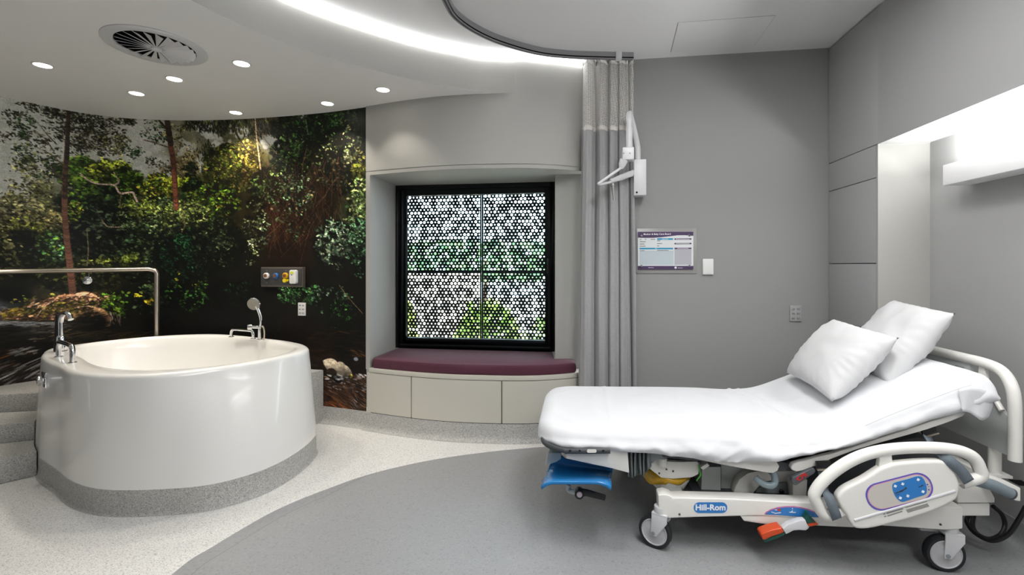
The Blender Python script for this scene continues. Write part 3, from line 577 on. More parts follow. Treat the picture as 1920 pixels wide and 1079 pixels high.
# plain wall behind the print, carried on down behind the skirting
wall('wall_behind_mural', [p+Vector((-.01, .01, 0)) for p in mural_curve], 0, HS+.02, M['wall_light'])
def mural_frame(px, py):                             # point on the mural, wall tangent (to the right), normal into the room
    s = float(np.interp(px, pxs, arc)); X = float(np.interp(s, arc, mc[:, 0])); Y = float(np.interp(s, arc, mc[:, 1]))
    X2 = float(np.interp(s+.05, arc, mc[:, 0])); Y2 = float(np.interp(s+.05, arc, mc[:, 1])); X1 = float(np.interp(s-.05, arc, mc[:, 0])); Y1 = float(np.interp(s-.05, arc, mc[:, 1]))
    t = Vector((X2-X1, Y2-Y1, 0)).normalized()
    return Vector((X, Y, CH-(py-HY)/F*Y)), t, Vector((t.y, -t.x, 0))
# ============================================================ BIRTHING BATH AND STEPS
RIM = .676
C0 = Vector((-2.17, 3.02, 0))
def polar_fit(pts):
    a = np.array([math.atan2(p[1]-C0.y, p[0]-C0.x) for p in pts]); r = np.array([math.hypot(p[0]-C0.x, p[1]-C0.y) for p in pts]); o = np.argsort(a); a = a[o]; r = r[o]
    A = np.concatenate([a-2*PI, a, a+2*PI]); Rr = np.tile(r, 3); f = smooth_interp(A, Rr)
    return f
def rimpt(px, py): p = FL(px, py, RIM); return (p.x, p.y)
outer_px = [(80, 662), (96, 653), (82, 672), (109, 684), (144, 698), (175, 702), (230, 703.5), (292, 702), (360, 695.5), (428, 687), (480, 678.5), (525, 670), (560, 661.5), (578, 654), (575, 648), (550, 641), (506, 635), (450, 629), (389, 626), (311, 629), (250, 633.5), (195, 639), (140, 646)]
outer_pts = [rimpt(*p) for p in outer_px]
r_out = polar_fit(outer_pts)
inner_px = [(141, 653), (150, 667), (175, 680), (210, 689.5), (260, 693), (311, 692.5), (370, 689), (428, 683), (470, 677), (506, 669.5), (540, 659), (549, 653), (540, 648), (525, 643), (490, 636.5), (448, 631.5), (400, 629.5), (350, 630), (290, 632.5), (235, 637), (185, 642.5), (155, 647.5)]
r_in = polar_fit([rimpt(*p) for p in inner_px])
base_px = [(72, 892), (110, 927), (150, 956), (190, 966), (240, 968), (300, 966), (400, 955), (480, 931), (560, 886), (585, 862), (593, 847)]
base_pts = [(lambda p: (p.x, p.y))(FL(x, y, 0)) for x, y in base_px]+[(-1.315, 3.13), (-1.41, 3.27), (-1.56, 3.40), (-1.80, 3.54), (-2.40, 3.735), (-2.70, 3.66), (-2.94, 3.40), (-3.03, 3.18)]
r_base = polar_fit(base_pts)
def smoothed(f, n=160, k=3):
    v = np.array([f(-PI+2*PI*i/n) for i in range(n)])
    for _ in range(k): v = .25*np.roll(v, 1)+.5*v+.25*np.roll(v, -1)
    return v
NB = 240
RO, RI, RB = smoothed(r_out, NB, 1), smoothed(r_in, NB, 2), smoothed(r_base, NB, 1)
RI = np.minimum(RI, RO-.05)
def ring(rad, z): return [Vector((C0.x+rad[i]*math.cos(-PI+2*PI*i/NB), C0.y+rad[i]*math.sin(-PI+2*PI*i/NB), z)) for i in range(NB)]
PL = .124
bath = thing('birthing_bath', 'deep glossy white freestanding bath with rounded rim in front of the forest mural', 'bath', (C0.x, C0.y, 0))
mb = MB(); rows = []
for t in np.linspace(0, 1, 9):
    s_ = t**1.25; rows.append(ring(RB*(1-s_)+(RO+.004)*s_, PL+(RIM-.028-PL)*t))
for a in (20, 45, 70, 90): rows.append(ring(RO-.024*(1-math.cos(math.radians(a)))+.004*math.cos(math.radians(a)), RIM-.024+.024*math.sin(math.radians(a))))
rows.append(ring((RO-.024)*.5+(RI+.02)*.5, RIM+.001))
for a in (90, 60, 30, 0): rows.append(ring(RI+.018*(math.sin(math.radians(a))), RIM-.018+.018*math.sin(math.radians(a))))
rows[-1] = ring(RI, RIM-.02)
for (k, z) in ((.985, RIM-.08), (.955, RIM-.2), (.91, .34), (.86, .27), (.76, .225), (.5, .20), (.2, .195), (.02, .195)): rows.append(ring(RI*k, z))
mb.grid(rows, close_j=True); mb.poly(rows[-1])
mb.build('shell', M['acrylic'], bath, angle=60)
mb = MB(); mb.grid([ring(RB+.014, .0005), ring(RB+.007, .003), ring(RB+.002, .014), ring(RB+.001, .05), ring(RB, PL), ring(RB-.05, PL)], close_j=True)
mb.build('plinth', M['plinth'], bath, angle=50)
# overflow plate with knob on the shadowed side
fdir = Vector((-.725, .548, 0)).normalized(); fn = Vector((fdir.y, -fdir.x, 0))*-1
if fn.y > 0: fn = -fn
oc = Vector((-2.613, 2.70, .568))
best = min(range(NB), key=lambda i: (ring(RO, .568)[i]-oc).length)
tt = (.568-PL)/(RIM-.028-PL); s_ = tt**1.25; rr = RB*(1-s_)+RO*s_
oc = ring(rr, .568)[best]; fdir = (ring(rr, .568)[(best-2) % NB]-ring(rr, .568)[(best+2) % NB]).normalized(); fn = Vector((-fdir.y, fdir.x, 0))
if fn.dot(oc-C0) < 0: fn = -fn
zz_ = Vector((0, 0, 1))
mb = MB(); mb.box(oc+fn*.006, (.085, .016, .085), (fdir, fn, zz_)); ov = mb.build('overflow_plate', M['chrome'], bath, bevel=.004)
mb = MB(); mb.lathe([(.014, 0), (.014, .008), (.026, .012), (.028, .016), (.028, .026), (.02, .030), (0, .031)], oc+fn*.01, fn, 24); mb.build('knob', M['chrome'], ov)
# gooseneck spout on the left deck
def deck(px, py): return FL(px, py, RIM)
sp = Vector((-2.80, 2.93, RIM)); spw = Vector((.93, -.37, 0))
tap = thing('bath_spout', 'chrome gooseneck bath spout standing on the left corner of the bath rim', 'tap', tuple(sp))
mb = MB(); mb.lathe([(.034, 0), (.034, .006), (.026, .01), (.024, .09), (.02, .10), (.016, .104)], sp, n=28); mb.build('body', M['chrome'], tap)
pth = catmull([sp+Vector((0, 0, .09)), sp+Vector((0, 0, .15)), sp+Vector((0, 0, .19)), sp+spw*.012+Vector((0, 0, .222)), sp+spw*.045+Vector((0, 0, .244)), sp+spw*.082+Vector((0, 0, .236)), sp+spw*.105+Vector((0, 0, .205))], 6)
mb = MB(); mb.tube(pth, .0145, 16); mb.build('neck', M['chrome'], tap)
mb = MB(); mb.lathe([(.019, 0), (.019, .055), (.016, .06), (.012, .2), (.010, .23), (.0, .232)], sp+Vector((-.040, .020, 0)), n=24); mb.build('mixer_column', M['black_plastic'], tap)['label'] = 'black mixer column'  # slim black column standing beside the chrome neck
# grab handles on the rim
def grab(px1, py1, px2, py2, h, label, r=.011):
    a, b = deck(px1, py1), deck(px2, py2); a.z = b.z = RIM-.002
    t = thing('grab_handle', label, 'handle', tuple((a+b)/2), 0, 'grab handles on the bath rim')
    u = Vector((0, 0, h)); d = (b-a); c = .26
    p = catmull([a, a+u*.6, a+u*.9+d*.04, a+u+d*.16, b+u-d*.16, b+u*.9-d*.04, b+u*.6, b], 8)
    m_ = MB(); m_.tube(p, r, 14); m_.build('bar', M['chrome'], t)
    for q in (a, b):
        m_ = MB(); m_.lathe([(.02, 0), (.02, .004), (.013, .007)], q+Vector((0, 0, .002)), n=20); m_.build('foot', M['chrome'], t)
grab(110, 670, 136, 681, .094, 'chrome grab handle on the left rim beside the gooseneck spout', .013)
grab(434, 632.5, 475, 636, .062, 'chrome grab handle on the far right rim beside the hand shower')
# hand shower standing on the far rim
hb = deck(487, 638); hb.z = RIM
hs_ = thing('hand_shower', 'chrome hand shower with round head in its holder on the far rim', 'shower', tuple(hb))
mb = MB(); mb.lathe([(.02, 0), (.02, .006), (.012, .01), (.010, .10), (0, .102)], hb, n=20); mb.build('post', M['chrome'], hs_)
mb = MB(); mb.tube([hb+Vector((.012, 0, .092)), hb+Vector((-.06, -.02, .096))], .011, 14); mb.lathe([(.0, -.012), (.02, -.012), (.022, 0), (.02, .016), (0, .018)], hb+Vector((-.056, -.02, .096)), (-1, -.3, 0), 18); mb.build('holder', M['chrome'], hs_)
mb = MB(); hp = catmull([hb+Vector((.012, -.012, .10)), hb+Vector((.014, -.012, .16)), hb+Vector((.0, -.015, .215)), hb+Vector((-.012, -.02, .245))], 6); mb.tube(hp, [.010+.003*i/len(hp) for i in range(len(hp))], 12); hnd = mb.build('handset', M['chrome'], hs_)
hc = hb+Vector((-.028, -.026, .262)); hax = Vector((.05, -.93, -.25))
mb = MB(); mb.lathe([(0, -.018), (.02, -.016), (.045, -.004), (.047, .004), (.043, .010)], hc, hax, 32, caps=False); mb.build('head', M['chrome'], hs_)
mb = MB(); mb.lathe([(.043, .009), (.040, .0105), (0, .0105)], hc, hax, 32, caps=False); mb.build('spray_face', mat('grey_spray_plate', (150, 146, 134), .5), hs_)
mb = MB(); mb.tube(catmull([hb+Vector((.012, -.01, .105)), hb+Vector((.03, -.005, .09)), hb+Vector((.034, 0, .05)), hb+Vector((.024, .01, .0))], 6), .006, 10); mb.build('hose', M['steel'], hs_)
# steps and back platform, speckled vinyl
stp = thing('bath_steps', 'three speckled grey vinyl steps rising along the left side of the bath to a platform', 'steps', (-3.0, 3.0, 0))
z1, z2, z3 = .14, .255, .372
def riser_line(p, q):
    p, q = Vector(p), Vector(q); d = (q-p).normalized(); return p-d*1.4, q+d*.03, d
def fl2(px, py, z): p = FL(px, py, z); return (p.x, p.y, 0)
A1 = riser_line(fl2(0, 910, 0), fl2(73, 893, 0)); A2 = riser_line(fl2(0, 833, z1), fl2(73, 826, z1)); A3 = riser_line(fl2(0, 773, z2), fl2(73, 769, z2))
bd = Vector((-.74, .67, 0))
def step(A, zt, zb, name='step', mult=2.2):
    p, q, d = A; poly = [Vector((p.x, p.y, zb)), Vector((q.x, q.y, zb)), Vector((q.x, q.y, zb))+bd*1.0, Vector((p.x, p.y, zb))+bd*1.0]
    m_ = MB(); m_.prism(poly, (0, 0, zt-zb)); return m_.build(name, M['plinth'], stp, bevel=.008, seg=2)
mural_off = [p for p in mural_curve]
def clip_to_wall(poly, zt, zb, name):
    m_ = MB(); m_.prism([Vector((p[0], p[1], zb)) for p in poly], (0, 0, zt-zb)); return m_.build(name, M['plinth'], stp, bevel=.008, seg=2)
def wall_pts(x0, x1, off=.012):
    out = []
    for i, p in enumerate(mural_curve):
        if x0 <= p.x <= x1:
            q = mural_curve[min(i+1, len(mural_curve)-1)]; o = mural_curve[max(i-1, 0)]; t = (q-o).normalized(); out.append((p.x+t.y*off, p.y-t.x*off))
    return out
def wall_from(A, name, zt, zb):
    # riser line from the bath out to the wall, then along the wall to the far end behind the bath
    p, q, d = A
    w = [c for c in mural_curve if c.y > 1.95 or True]
    hit = None
    for i, (c, e) in enumerate(zip(mural_curve, mural_curve[1:])):
        den_ = d.x*(e.y-c.y)-d.y*(e.x-c.x)
        if abs(den_) < 1e-9: continue
        s1 = ((c.x-q.x)*d.y-(c.y-q.y)*d.x)/(-den_)*-1
        u_ = ((c.x-q.x)*d.y-(c.y-q.y)*d.x)/den_
        if 0 <= u_ <= 1:
            k = c.lerp(e, u_)
            if (k-q).dot(d) < 0: hit = (i, k); break
    return hit
RX = np.maximum(RB, RO)+.006
def bath_edge(a_from, a_to):                         # bath outline going clockwise through the left corner to the back
    n_ = 60; out = []
    if a_to > a_from: a_to -= 2*PI
    for k in range(n_+1):
        a = a_from+(a_to-a_from)*k/n_; i_ = (a+PI) % (2*PI)/(2*PI)*NB; i0 = int(i_) % NB; r_ = RX[i0]+(RX[(i0+1) % NB]-RX[i0])*(i_-int(i_))
        out.append((C0.x+r_*math.cos(a), C0.y+r_*math.sin(a)))
    return out
def step_poly(A):
    p, q, d = A; hit = wall_from(A, '', 0, 0)
    start = (hit[1].x+.02, hit[1].y) if hit else (p.x, p.y)
    wp = [w_ for w_ in wall_pts(-4, -3.12)]
    if hit: wp = [w_ for w_ in wp if w_[1] > hit[1].y+.02]
    return [start]+bath_edge(math.atan2(q.y-C0.y, q.x-C0.x), math.radians(140))+wp[::-1]
clip_to_wall(step_poly(A1), z1, 0, 'step'); clip_to_wall(step_poly(A2), z2, z1, 'step'); clip_to_wall(step_poly(A3), z3, z2, 'step')
pe = FL(606, 787); pe2 = wall_pts(-3.12, pe.x)
pf = bath_edge(math.radians(140), math.radians(34))+[(-1.462, pe2[-1][1])]
clip_to_wall(pf+pe2[::-1], .405, 0, 'back_platform')
# stainless rail: post on the platform, long arm back to the wall out of sight
r0 = P(294, 505, 3.70); r0.z = 1.185
rl = thing('support_rail', 'bent stainless steel support rail standing behind the bath and running left', 'rail', (r0.x, r0.y, .405))
e1 = Vector((-3.48, 3.25, 1.172)); e2 = Vector((-3.60, 2.95, 1.168)); dd = (e1-r0).normalized()
mb = MB(); mb.tube([Vector((r0.x, r0.y, .405)), Vector((r0.x, r0.y, 1.15))]+catmull([Vector((r0.x, r0.y, 1.15)), Vector((r0.x, r0.y, 1.172))+dd*.012, r0+dd*.05], 5)[1:]+catmull([r0+dd*.06, r0+dd*.5+Vector((-.01, .02, 0)), e1, e2, Vector((-3.66, 2.6, 1.165))], 8), .0175, 16); mb.build('bar', M['steel'], rl)
mb = MB(); mb.lathe([(.045, 0), (.045, .006), (.024, .012)], (r0.x, r0.y, .405), n=24); mb.build('floor_flange', M['steel'], rl)
mb = MB(); mb.tube([Vector((-3.6, 2.97, 1.168)), Vector((-3.668, 2.98, 1.15))], .010, 10); mb.build('wall_bracket', M['steel'], rl)
# small chrome hook on the mural under the rail
hp_, ht, hn = mural_frame(164, 526)
hk = thing('wall_hook', 'small round chrome hook on the mural just under the steel rail', 'hook', tuple(hp_))
mb = MB(); mb.lathe([(.032, .001), (.034, .01), (.030, .022), (.012, .026), (.011, .045), (.016, .05), (.017, .058), (0, .064)], hp_, hn, 28); mb.build('knob', M['chrome'], hk)
mb = MB(); mb.box(hp_+hn*.006+Vector((.012, 0, .04)), (.012, .012, .04)); mb.build('stem', M['chrome'], hk, bevel=.002)
# medical gas outlet panel and switch plate on the mural
gp, gt, gn = mural_frame(534, 519.5); zz_ = Vector((0, 0, 1))
Yg = gp.y; w_ = 86/F*Yg*1.03; h_ = 37/F*Yg
gas = thing('gas_outlet_panel', 'dark grey medical gas panel with white, blue and yellow outlets on the mural', 'panel', tuple(gp))
GA = (gt, -gn, zz_)
mb = MB(); mb.box(gp+gn*.02, (w_, .036, h_), GA); mb.build('back_box', mat('brushed_bronze_trim', (120, 112, 102), .4, .6), gas, bevel=.003)
mb = MB(); mb.box(gp+gn*.040, (w_*.965, .006, h_*.84), GA); mb.build('faceplate', mat('charcoal_faceplate', (62, 62, 62), .45), gas, bevel=.002)
def gpt(px, py, d=.043): return gp+gt*((px-534)/86*w_)+zz_*((519.5-py)/37*h_)+gn*d
for (px, py, c, nm) in ((504.5, 517.3, (226, 226, 224), 'white'), (524, 517.5, (36, 96, 170), 'blue'), (544, 517, (214, 166, 26), 'yellow')):
    mb = MB(); mb.lathe([(.024, 0), (.024, .012), (.020, .016), (.013, .016)], gpt(px, py), gn, 28, caps=False); o_ = mb.build('gas_outlet', mat(nm+'_outlet_ring', c, .35), gas); o_['label'] = nm+' gas outlet'
    mb = MB(); mb.lathe([(.0135, .004), (.0135, .022), (.008, .024), (.007, .030), (0, .030)], gpt(px, py), gn, 20); mb.build('socket', mat('brass_socket', (170, 120, 80), .3, .8), o_)
mb = MB(); mb.lathe([(.016, 0), (.016, .014), (.012, .018), (0, .018)], gpt(543, 526), gn, 20); mb.lathe([(.009, 0), (.009, .012), (0, .013)], gpt(549, 525.5), gn, 16); mb.build('flow_cap', mat('bright_yellow_cap', (234, 206, 20), .4), gas)['label'] = 'small yellow cap'
mb = MB(); mb.prism([gpt(562.5, 519)+gt*x*.058/.058+zz_*z for x, z in rrect(.058, .108, .014)], gn*.03); mb.build('white_unit', M['white_plastic'], gas, bevel=.005)['label'] = 'white plastic unit'
mb = MB(); mb.prism([gpt(561.5, 511.5, .0735)+gt*x+zz_*z for x, z in rrect(.030, .018, .006)], gn*.001); mb.build('sticker', mat('yellow_green_sticker', (214, 222, 40), .5), gas)
mb = MB(); mb.box(gpt(561, 515.5, .0738), (.012, .001, .006), GA); mb.build('print', M['label_violet'], gas)
for (px, py) in ((504.5, 508.5), (544, 508.3), (504.5, 530)):
    mb = MB(); mb.lathe([(.004, 0), (.004, .002), (0, .003)], gpt(px, py), gn, 10); mb.build('screw', M['steel'], gas)
def gang(name, label, cat, c, t, n_, w, h, rows, cols, body, btn):
    th_ = thing(name, label, cat, tuple(c)); ax = (t, -n_, Vector((0, 0, 1)))
    m_ = MB(); m_.box(c+n_*.005, (w, .010, h), ax); m_.build('faceplate', body, th_, bevel=.002)
    for r in range(rows):
        for k in range(cols):
            q = c+t*((k+.5)/cols-.5)*w*.86+Vector((0, 0, 1))*((.5-(r+.5)/rows)*h*.88)+n_*.011
            m_ = MB(); m_.box(q, (w*.80/cols*.62, .005, h*.86/rows*.34), ax); m_.build('switch', btn, th_, bevel=.001)
    return th_
M['switch_grey'] = mat('grey_switch_plastic', (150, 150, 150), .4)
sp_, st, sn = mural_frame(567, 580)
gang('switch_plate', 'white six gang switch plate on the dark mural below the gas panel', 'switch', sp_, st, sn, .066, .102, 3, 2, M['white_plastic'], M['switch_grey'])

# ============================================================ BULKHEAD CEILING: downlights and swirl vent
dl_px = [(80, 122), (327, 148), (256, 175), (453, 119), (442, 211), (614, 194), (718, 168)]
dl_lab = ['leftmost lit round downlight in the bath bulkhead, left of the round swirl vent', 'lit round downlight just below the round swirl vent', 'lit round downlight below left of the swirl vent, above the mural trees',
          'lit round downlight to the right of the round swirl vent', 'lit round downlight nearest the mural edge, above the middle of the mural', 'lit round downlight above the right part of the mural', 'rightmost lit round downlight, above the window wall']
proto = None
for (px, py), lab in zip(dl_px, dl_lab):
    c = FL(px, py, HS)
    if proto is None:
        proto = thing('downlight', lab, 'light', tuple(c), 0, 'downlights in the bath bulkhead')
        mb = MB(); mb.lathe([(.052, 0), (.052, -.003), (.046, -.005), (.041, -.003), (.040, .0)], c, n=36, caps=False); mb.build('trim_ring', M['white_plastic'], proto)
        mb = MB(); mb.lathe([(.041, -.0025), (0, -.0025)], c, n=36, caps=False); mb.build('diffuser', M['down'], proto)
    else: dup(proto, c, 0, lab)
    ld = bpy.data.lights.new('downlight_lamp', 'SPOT'); lo = bpy.data.objects.new('downlight_lamp', ld); COL.objects.link(lo)
    lo.location = (c.x, c.y, HS-.012); ld.energy = DOWN_W*(.35 if px > 700 else 1.0); ld.color = (1, .91, .79); ld.spot_size = math.radians(104); ld.spot_blend = .55; ld.shadow_soft_size = .035
vc = Vector((-1.925, 2.555, HS))
vent = thing('swirl_vent', 'large round white ceiling vent with swirling radial blades above the bath', 'vent', tuple(vc))
mb = MB(); mb.lathe([(.236, -.0005), (.236, -.006), (.228, -.010), (.182, -.006), (.176, .004), (.176, .02)], vc, n=72, caps=False); mb.build('outer_ring', M['enamel'], vent)
mb = MB(); mb.lathe([(.18, -.001), (0, -.001)], vc, n=60, caps=False); mb.build('throat', M['dark'], vent)['label'] = 'dark throat behind the blades'
for k in range(22):
    a0 = 2*PI*k/22; d = Vector((math.cos(a0), math.sin(a0), 0)); tn = Vector((-d.y, d.x, 0))
    tilt = math.radians(44)
    rows = []
    for rr_ in (.022, .07, .12, .177):
        w2 = .5*rr_*2*PI/22*.92; off_ = tn*(math.cos(tilt)*w2); dz = math.sin(tilt)*w2
        rows.append([vc+d*rr_+off_+Vector((0, 0, -.014-dz*.6+.004)), vc+d*rr_-off_+Vector((0, 0, -.014+dz*.6-.0))])
    mb = MB(); mb.grid(rows); mb.build('blade', M['enamel'], vent, solid=.0015, smooth=False)
mb = MB(); mb.lathe([(.026, -.010), (.026, -.02), (.02, -.024), (0, -.025)], vc, n=30); mb.build('hub', M['enamel'], vent)
# ============================================================ WINDOW, PERFORATED SCREEN, SEAT
Zv = Vector((0, 0, 1)); wlen = (wr-wl).length; wz0, wz1 = .522, 1.886
def W(s, z, d=0.0): q = wl.lerp(wr, s)+WY*d; return Vector((q.x, q.y, z))     # s across the window, d metres outward
WAX = (WX, WY, Zv)
win = bpy.data.objects.new('window_1', None); COL.objects.link(win); win.location = W(.5, wz0); WM['window_1'] = Matrix.Translation(win.location); win['kind'] = 'structure'
def frame_box(mb, s0, s1, z0, z1, d0, d1):
    c = W((s0+s1)/2, (z0+z1)/2, (d0+d1)/2); mb.box(c, (wlen*(s1-s0), d1-d0, z1-z0), WAX)
fw = .034/wlen
mb = MB()
for a in ((0, fw, wz0, wz1), (1-fw, 1, wz0, wz1), (fw, 1-fw, wz0, wz0+.034), (fw, 1-fw, wz1-.034, wz1)): frame_box(mb, a[0], a[1], a[2], a[3], .0, .10)
mb.build('window_frame', M['black_metal'], win, bevel=.003)
s0, s1, z0, z1 = fw, 1-fw, wz0+.034, wz1-.034; sw = .045/wlen
mb = MB()
for a in ((s0, s0+sw, z0, z1), (s1-sw, s1, z0, z1), (s0+sw, s1-sw, z0, z0+.05), (s0+sw, s1-sw, z1-.05, z1)): frame_box(mb, a[0], a[1], a[2], a[3], .02, .075)
sash = mb.build('sash', M['black_metal'], win, bevel=.003)
mb = MB(); frame_box(mb, s1-sw*.72, s1-sw*.3, 1.15, 1.27, .004, .02); mb.build('handle', M['black_plastic'], sash, bevel=.003)
gm = bpy.data.materials.new('window_glass'); gm.use_nodes = True; nt = gm.node_tree; b_ = nt.nodes['Principled BSDF']
b_.inputs['Roughness'].default_value = .02; b_.inputs['Base Color'].default_value = (.9, .97, 1, 1)
tr = nt.nodes.new('ShaderNodeBsdfTransparent'); tr.inputs[0].default_value = (.86, .95, .97, 1); gl = nt.nodes.new('ShaderNodeBsdfGlossy'); gl.inputs['Roughness'].default_value = .03
fr = nt.nodes.new('ShaderNodeFresnel'); fr.inputs[0].default_value = 1.45; mx = nt.nodes.new('ShaderNodeMixShader')
nt.links.new(fr.outputs[0], mx.inputs[0]); nt.links.new(tr.outputs[0], mx.inputs[1]); nt.links.new(gl.outputs[0], mx.inputs[2]); nt.links.new(mx.outputs[0], nt.nodes['Material Output'].inputs[0])
mb = MB(); frame_box(mb, s0+sw*.8, s1-sw*.8, z0+.04, z1-.04, .045, .051); mb.build('glass', gm, win, smooth=False)
# screen of four perforated black panels standing off outside the glass
SD = .16
scr = thing('perforated_screen', 'black metal sunscreen pierced with large and small round holes outside the window', 'screen', tuple(W(.5, wz0, SD)))
gs0, gs1 = -.05, 1.05; gz0, gz1 = wz0-.02, wz1+.02
seam_s = on_line(903, 499, W(.5, 0, SD), WX); seam_s = (seam_s-W(0, 0, SD)); seam_s = Vector((seam_s.x, seam_s.y, 0)).dot(WX)/wlen
seam_z = CH-(510-HY)/F*4.05
pitch = 7.0/F*4.03; rowh = pitch*.866
M['screen'] = mat('black_screen_metal', (16, 20, 22), .55, spec=.2)
rh = random.Random(5)
def panel(a0, a1, b0, b1):
    m_ = MB(); x0, x1 = a0*wlen+.002, a1*wlen-.002; y0, y1 = b0+.002, b1-.002
    nr = round((y1-y0)/rowh); nc = round((x1-x0)/pitch-.5); pw = (x1-x0)/(nc+.5); ph_ = (y1-y0)/(nr+.34); mx_ = pw*.25; my_ = ph_*.17
    idx = {}
    verts = []; faces = []
    def put(x, y, k=None):
        verts.append(W(x/wlen, y, SD)); return len(verts)-1
    for r in range(nr):
        for c in range(nc):
            cx = x0+mx_+(c+.5+(.25 if r % 2 else -.25))*pw; cy = y0+my_+(r+.5)*ph_
            rad = pitch*(.355 if rh.random() < .44 else .19)
            hx = [(cx+a_*pw/2, cy+b_*ph_/3) for a_, b_ in ((0, 2), (-1, 1), (-1, -1), (0, -2), (1, -1), (1, 1))]
            bnd = []
            for k in range(6):
                p, q = hx[k], hx[(k+1) % 6]; bnd += [p, ((p[0]+q[0])/2, (p[1]+q[1])/2)]
            bi = [put(*p) for p in bnd]; ci = [put(cx+rad*math.cos(math.atan2(p[1]-cy, p[0]-cx)), cy+rad*math.sin(math.atan2(p[1]-cy, p[0]-cx))) for p in bnd]
            for k in range(12): faces.append((bi[k], bi[(k+1) % 12], ci[(k+1) % 12], ci[k]))
    m_.add(verts, faces)
    # edge strips close the panel to its rectangle (a few mm behind, so faces never coincide)
    e = pw*.9
    for (ax, bx, ay, by) in ((x0, x0+pw*.42, y0, y1), (x1-pw*.42, x1, y0, y1), (x0, x1, y0, y0+ph_*.42), (x0, x1, y1-ph_*.42, y1)):
        m_.poly([W(ax/wlen, ay, SD+.004), W(bx/wlen, ay, SD+.004), W(bx/wlen, by, SD+.004), W(ax/wlen, by, SD+.004)])
    m_.build('screen_panel', M['screen'], scr, smooth=False, normals=False)
for a in ((gs0, seam_s, gz0, seam_z), (seam_s, gs1, gz0, seam_z), (gs0, seam_s, seam_z, gz1), (seam_s, gs1, seam_z, gz1)): panel(*a)
mb = MB()
mb = MB(); mb.box(W(seam_s, (gz0+gz1)/2, SD+.02), (.005, .02, gz1-gz0), WAX); mb.build('mullion', M['screen'], scr)  # added backing bars that block bright sky in the panel gaps
mb = MB(); mb.box(W(.5, seam_z, SD+.02), (wlen*1.1, .02, .006), WAX); mb.build('mullion', M['screen'], scr)
for s_e in (gs0-.01, gs1+.01):
    mb = MB(); mb.box(W(s_e, (gz0+gz1)/2, SD-.015), (.04, .05, gz1-gz0+.04), WAX); mb.build('screen_rail', M['black_metal'], scr)

# seat: bench cabinet with three bowed drawer fronts, cushion on top
def bow_off(d, x0=-1.062, x1=.47):
    out = []
    for i, p in enumerate(bow):
        if x0 <= p.x <= x1:
            q = bow[min(i+1, len(bow)-1)]; o = bow[max(i-1, 0)]; t = (q-o).normalized(); out.append(Vector((p.x+t.y*d, p.y-t.x*d, 0)))
    return out
bench = thing('window_bench', 'pale taupe curved bench cabinet with three flush drawer fronts under the window', 'bench', (-.3, 3.5, .12))
fr_ = bow_off(-.022, -1.09, .5)
body = [Vector((p.x, p.y, 0)) for p in fr_]+[Vector((.5, 3.60, 0)), Vector((rj0.x, 3.60, 0)), Vector((wr.x, wr.y, 0))-WY*.01, Vector((wl.x, wl.y, 0))-WY*.01, Vector((-1.085, 3.62, 0))]
mb = MB(); mb.prism([up(p, .10) for p in body], (0, 0, .316)); mb.build('carcass', M['dark'], bench, smooth=False)
mb = MB(); f1 = bow_off(.003, -1.09, .5); mb.prism([up(p, .420) for p in f1]+[up(p, .420) for p in body[len(fr_):]], (0, 0, .032)); mb.build('top_board', M['bench'], bench, bevel=.002)
def front(pa, pb, z0_, z1_):
    xs_ = [bow_at(pa).x, bow_at(pb).x]
    c_ = [bow_at(pa)]+[p for p in bow if xs_[0] < p.x < xs_[1]]+[bow_at(pb)]
    def off(p, d):
        i = min(range(len(bow)), key=lambda k: (bow[k]-p).length); t = (bow[min(i+1, len(bow)-1)]-bow[max(i-1, 0)]).normalized(); return Vector((p.x+t.y*d, p.y-t.x*d, 0))
    o_ = [off(p, .001) for p in c_]; i_ = [off(p, -.018) for p in c_]
    m_ = MB(); m_.grid([[up(p, z0_) for p in o_], [up(p, z1_) for p in o_], [up(p, z1_) for p in i_], [up(p, z0_) for p in i_], [up(p, z0_) for p in o_]])
    for pr in ((o_[0], i_[0]), (o_[-1], i_[-1])): m_.poly([up(pr[0], z0_), up(pr[0], z1_), up(pr[1], z1_), up(pr[1], z0_)])
    return m_
for pa, pb in ((688.5, 770.3), (772, 940), (941.7, 1094)): front(pa, pb, .124, .416).build('drawer_front', M['bench'], bench, angle=30)
# cushion
cf = bow_off(-.004, -1.05, .46); cz0, cz1 = .453, .524
cpoly = cf+[Vector((.462, 3.488, 0)), Vector((rj0.x-.004, 3.488, 0))]
cpoly += [Vector((wr.x-.016, wr.y-.012, 0)), Vector((wl.x+.01, wl.y-.016, 0)), Vector((-1.045, 3.56, 0))]
cush = MB()
Cc = sum(cpoly, Vector((0, 0, 0)))/len(cpoly)
rows = []
for (ins, z) in ((.012, cz0), (.003, cz0+.008), (0, cz0+.02), (0, cz1-.024), (.004, cz1-.010), (.012, cz1-.003), (.03, cz1)):
    rows.append([Vector((p.x, p.y, z))+(Vector((Cc.x, Cc.y, 0))-p).normalized()*ins for p in cpoly])
cush.grid(rows, close_j=True); cush.poly(rows[0]); cush.poly(rows[-1])
tag(cush.build('seat_cushion', M['cushion'], angle=40), 'burgundy upholstered seat cushion on the curved window bench', 'cushion')

